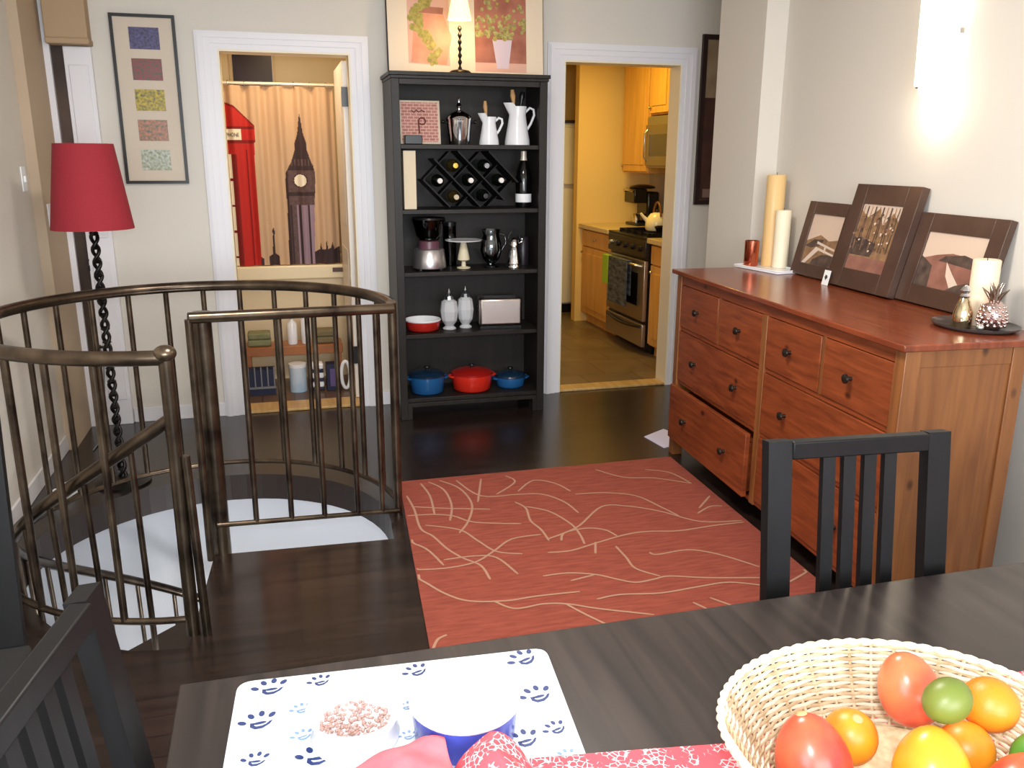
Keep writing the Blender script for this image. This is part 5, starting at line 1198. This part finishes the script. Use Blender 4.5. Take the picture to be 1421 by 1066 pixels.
# low bench and the things around it
oakb = wood('orange_oak_bench', (168, 104, 56), (136, 80, 40), 0.4, (2, 20, 2), False)
t = thing('low_bench', 'low orange-brown wooden bench on the bathroom floor', 'bench', (-0.56, 0.62, 0))
mb = MB(); mb.box(-0.335, 0.30, -0.10, 0.10, 0.235, 0.295); mb.build('top', oakb, t, bevel=0.003)
for x in (-0.325, 0.265):
    mb = MB(); mb.box(x, x + 0.025, -0.095, 0.095, 0.0, 0.2345); mb.build('leg', oakb, t, smooth=0)
towel_g = mat('sage_towel', (132, 132, 96), 0.9, noise=0.2)
for x, z, m, l in ((-0.80, 0.296, towel_g, 'folded sage green towel at the left of the bathroom bench'), (-0.36, 0.296, mat('olive_towel', (118, 108, 78), 0.9), 'folded olive towel at the right of the bathroom bench')):
    mb = MB(); mb.box(x - 0.075, x + 0.075, 0.55, 0.68, z, z + 0.045); mb.box(x - 0.073, x + 0.073, 0.552, 0.678, z + 0.0455, z + 0.09)
    tag(mb.build('folded_towel', m, bevel=0.012), l, 'towel')
for x, h, l in ((-0.585, 0.20, 'white pump bottle standing left on the bathroom bench'), (-0.495, 0.235, 'taller white bottle standing on the bathroom bench')):
    t = thing('lotion_bottle', l, 'bottle', (x, 0.60, 0.2955))
    mb = MB(); mb.lathe([(0, 0), (0.030, 0), (0.032, 0.01), (0.032, h * 0.7), (0.012, h * 0.8), (0.012, h * 0.86), (0, h * 0.861)], n=20); mb.build('body', white_ceramic, t, smooth=50)
    mb = MB(); mb.lathe([(0, h * 0.862), (0.014, h * 0.862), (0.012, h), (0, h)], n=14); mb.build('cap', steel, t, smooth=50)
t = thing('storage_crate', 'dark navy crate with upright slats at the left under the bench', 'crate', (-0.80, 0.46, 0.0005))
nb = mat('navy_crate', (28, 34, 62), 0.5); gb = mat('grey_slat', (120, 120, 124), 0.5)
mb = MB(); mb.box(-0.085, 0.085, -0.05, 0.05, 0.0, 0.17); mb.build('body', nb, t, smooth=0)
for k in range(5):
    mb = MB(); mb.box(-0.085 + 0.0405 * k, -0.077 + 0.0405 * k, -0.058, -0.0505, 0.06, 0.19); mb.build('slat', gb, t, smooth=0)
mb = MB(); mb.box(-0.09, 0.09, -0.060, -0.0505, 0.045, 0.058); mb.build('rail', gb, t, smooth=0)
t = thing('canister', 'pale blue and white cylindrical canister under the bench', 'canister', (-0.567, 0.47, 0.0005))
mb = MB(); mb.lathe([(0, 0), (0.056, 0), (0.056, 0.165), (0, 0.165)], n=28); mb.build('body', mat('pale_blue_tin', (160, 190, 214), 0.3, rgb2=(206, 216, 226), nscale=8), t, smooth=50)
mb = MB(); mb.lathe([(0, 0.166), (0.058, 0.166), (0.058, 0.188), (0, 0.19)], n=28); mb.build('lid', white_ceramic, t, smooth=50)
for k in range(3):
    mb = MB(); mb.box(-0.475, -0.400, 0.43, 0.52, 0.022 + k * 0.062, 0.062 + k * 0.062)
    tag(mb.build('folded_towel', white_lin, bevel=0.010), ('lowest', 'middle', 'topmost')[k] + ' white towel of the small stack beside the pale blue canister', 'towel')
for k in range(3):
    mb = MB(); mb.box(-0.474, -0.401, 0.43, 0.515, (0.001, 0.0625, 0.1245)[k], (0.0215, 0.0835, 0.1455)[k])
    tag(mb.build('folded_cloth', nb, bevel=0.004), ('lowest', 'middle', 'topmost')[k] + ' navy cloth layered between the white towels by the pale blue canister', 'cloth')
t = thing('gift_box', 'navy box with purple panel under the bench', 'box', (-0.338, 0.462, 0.0005))
mb = MB(); mb.box(-0.045, 0.045, -0.05, 0.05, 0, 0.18); mb.build('body', nb, t, bevel=0.002)
mb = MB(); mb.box(-0.022, 0.022, -0.0525, -0.0502, 0.03, 0.15); mb.build('panel', mat('purple_panel', (96, 78, 130), 0.5), t, smooth=0)
mb = MB(); mb.tube([(-0.258 + 0.028 * math.cos(2 * PI * k / 28), 0.40, 0.108 + 0.092 * math.sin(2 * PI * k / 28)) for k in range(28)], 0.012, 8, True)
tag(mb.build('oval_ring', white_ceramic, smooth=60), 'white oval ring standing beside the white bathroom door', 'ring')

# ================================================================== LIGHT
def light(name, typ, p, energy, col, **kw):
    l = bpy.data.lights.new(name, typ); l.energy = energy; l.color = col
    for k, v in kw.items(): setattr(l, k, v)
    o = bpy.data.objects.new(name, l); COL.objects.link(o); o.location = p
    return o
def aim(o, tgt):
    d = Vector(tgt) - o.location
    o.rotation_euler = d.to_track_quat('-Z', 'Y').to_euler()
o = light('window_daylight', 'AREA', (-0.1, -7.06, 1.5), 110, (0.86, 0.93, 1.0), shape='RECTANGLE', size=2.3, size_y=1.45); aim(o, (-0.1, 0, 1.1))
o = light('side_fill', 'AREA', (-1.83, -5.95, 1.55), 42, (0.84, 0.92, 1.0), shape='RECTANGLE', size=1.1, size_y=1.2); aim(o, (1.8, -4.2, 0.9))  # added cool fill that brightens the right wall and table
o = light('camera_flash', 'AREA', (-0.60, -5.24, 1.62), 15, (0.97, 0.98, 1.0), shape='DISK', size=0.10); aim(o, (0.25, -2.0, 0.75))
o = light('ambient_fill', 'AREA', (-0.1, -3.0, 2.58), 50, (1.0, 0.93, 0.84), shape='DISK', size=0.6); aim(o, (-0.1, -3.0, 0))  # unseen fill added for general ambient light, no fixture modelled
light('sconce_bulb', 'POINT', (sp.x - 0.09, sp.y, 1.70), 1.1, (1.0, 0.80, 0.58), shadow_soft_size=0.04)
light('table_lamp_bulb', 'POINT', (0.406, -0.30, 2.22), 2.0, (1.0, 0.72, 0.36), shadow_soft_size=0.03)
o = light('kitchen_ceiling_light', 'AREA', (1.75, 1.3, 2.48), 18, (1.0, 0.73, 0.14), shape='DISK', size=0.35); aim(o, (1.75, 1.3, 0))
o = light('bathroom_light', 'AREA', (-0.55, 0.40, 2.46), 7.5, (1.0, 0.76, 0.46), shape='DISK', size=0.25); aim(o, (-0.55, 0.7, 0))
light('stairwell_light', 'POINT', (-0.4, -2.6, -1.2), 46, (0.97, 0.98, 1.0), shadow_soft_size=0.2)
wd = bpy.data.worlds.new('world'); S.world = wd; wd.use_nodes = True
bg = wd.node_tree.nodes['Background']; bg.inputs['Color'].default_value = (0.75, 0.82, 0.9, 1); bg.inputs['Strength'].default_value = 0.6

# ================================================================== CAMERA
yaw, pitch, roll = 0.26870, 0.26010, 0.0038
cy, sy, cp, sp_ = math.cos(yaw), math.sin(yaw), math.cos(pitch), math.sin(pitch)
f = Vector((sy * cp, cy * cp, -sp_)); r = Vector((cy, -sy, 0)); u = r.cross(f)
r2 = r * math.cos(roll) + u * math.sin(roll); u2 = u * math.cos(roll) - r * math.sin(roll)
cam = bpy.data.cameras.new('camera'); cam.sensor_width = 36.0; cam.lens = 1182.8 / 1421 * 36.0; cam.clip_start = 0.02
co = bpy.data.objects.new('camera', cam); COL.objects.link(co)
co.matrix_world = Matrix(((r2.x, u2.x, -f.x, -0.6529), (r2.y, u2.y, -f.y, -5.227), (r2.z, u2.z, -f.z, 1.5194), (0, 0, 0, 1)))
S.camera = co
S.view_settings.view_transform = 'Standard'; S.view_settings.look = 'None'; S.view_settings.gamma = 1.0; S.view_settings.exposure = 0.32
S.view_settings.use_curve_mapping = False
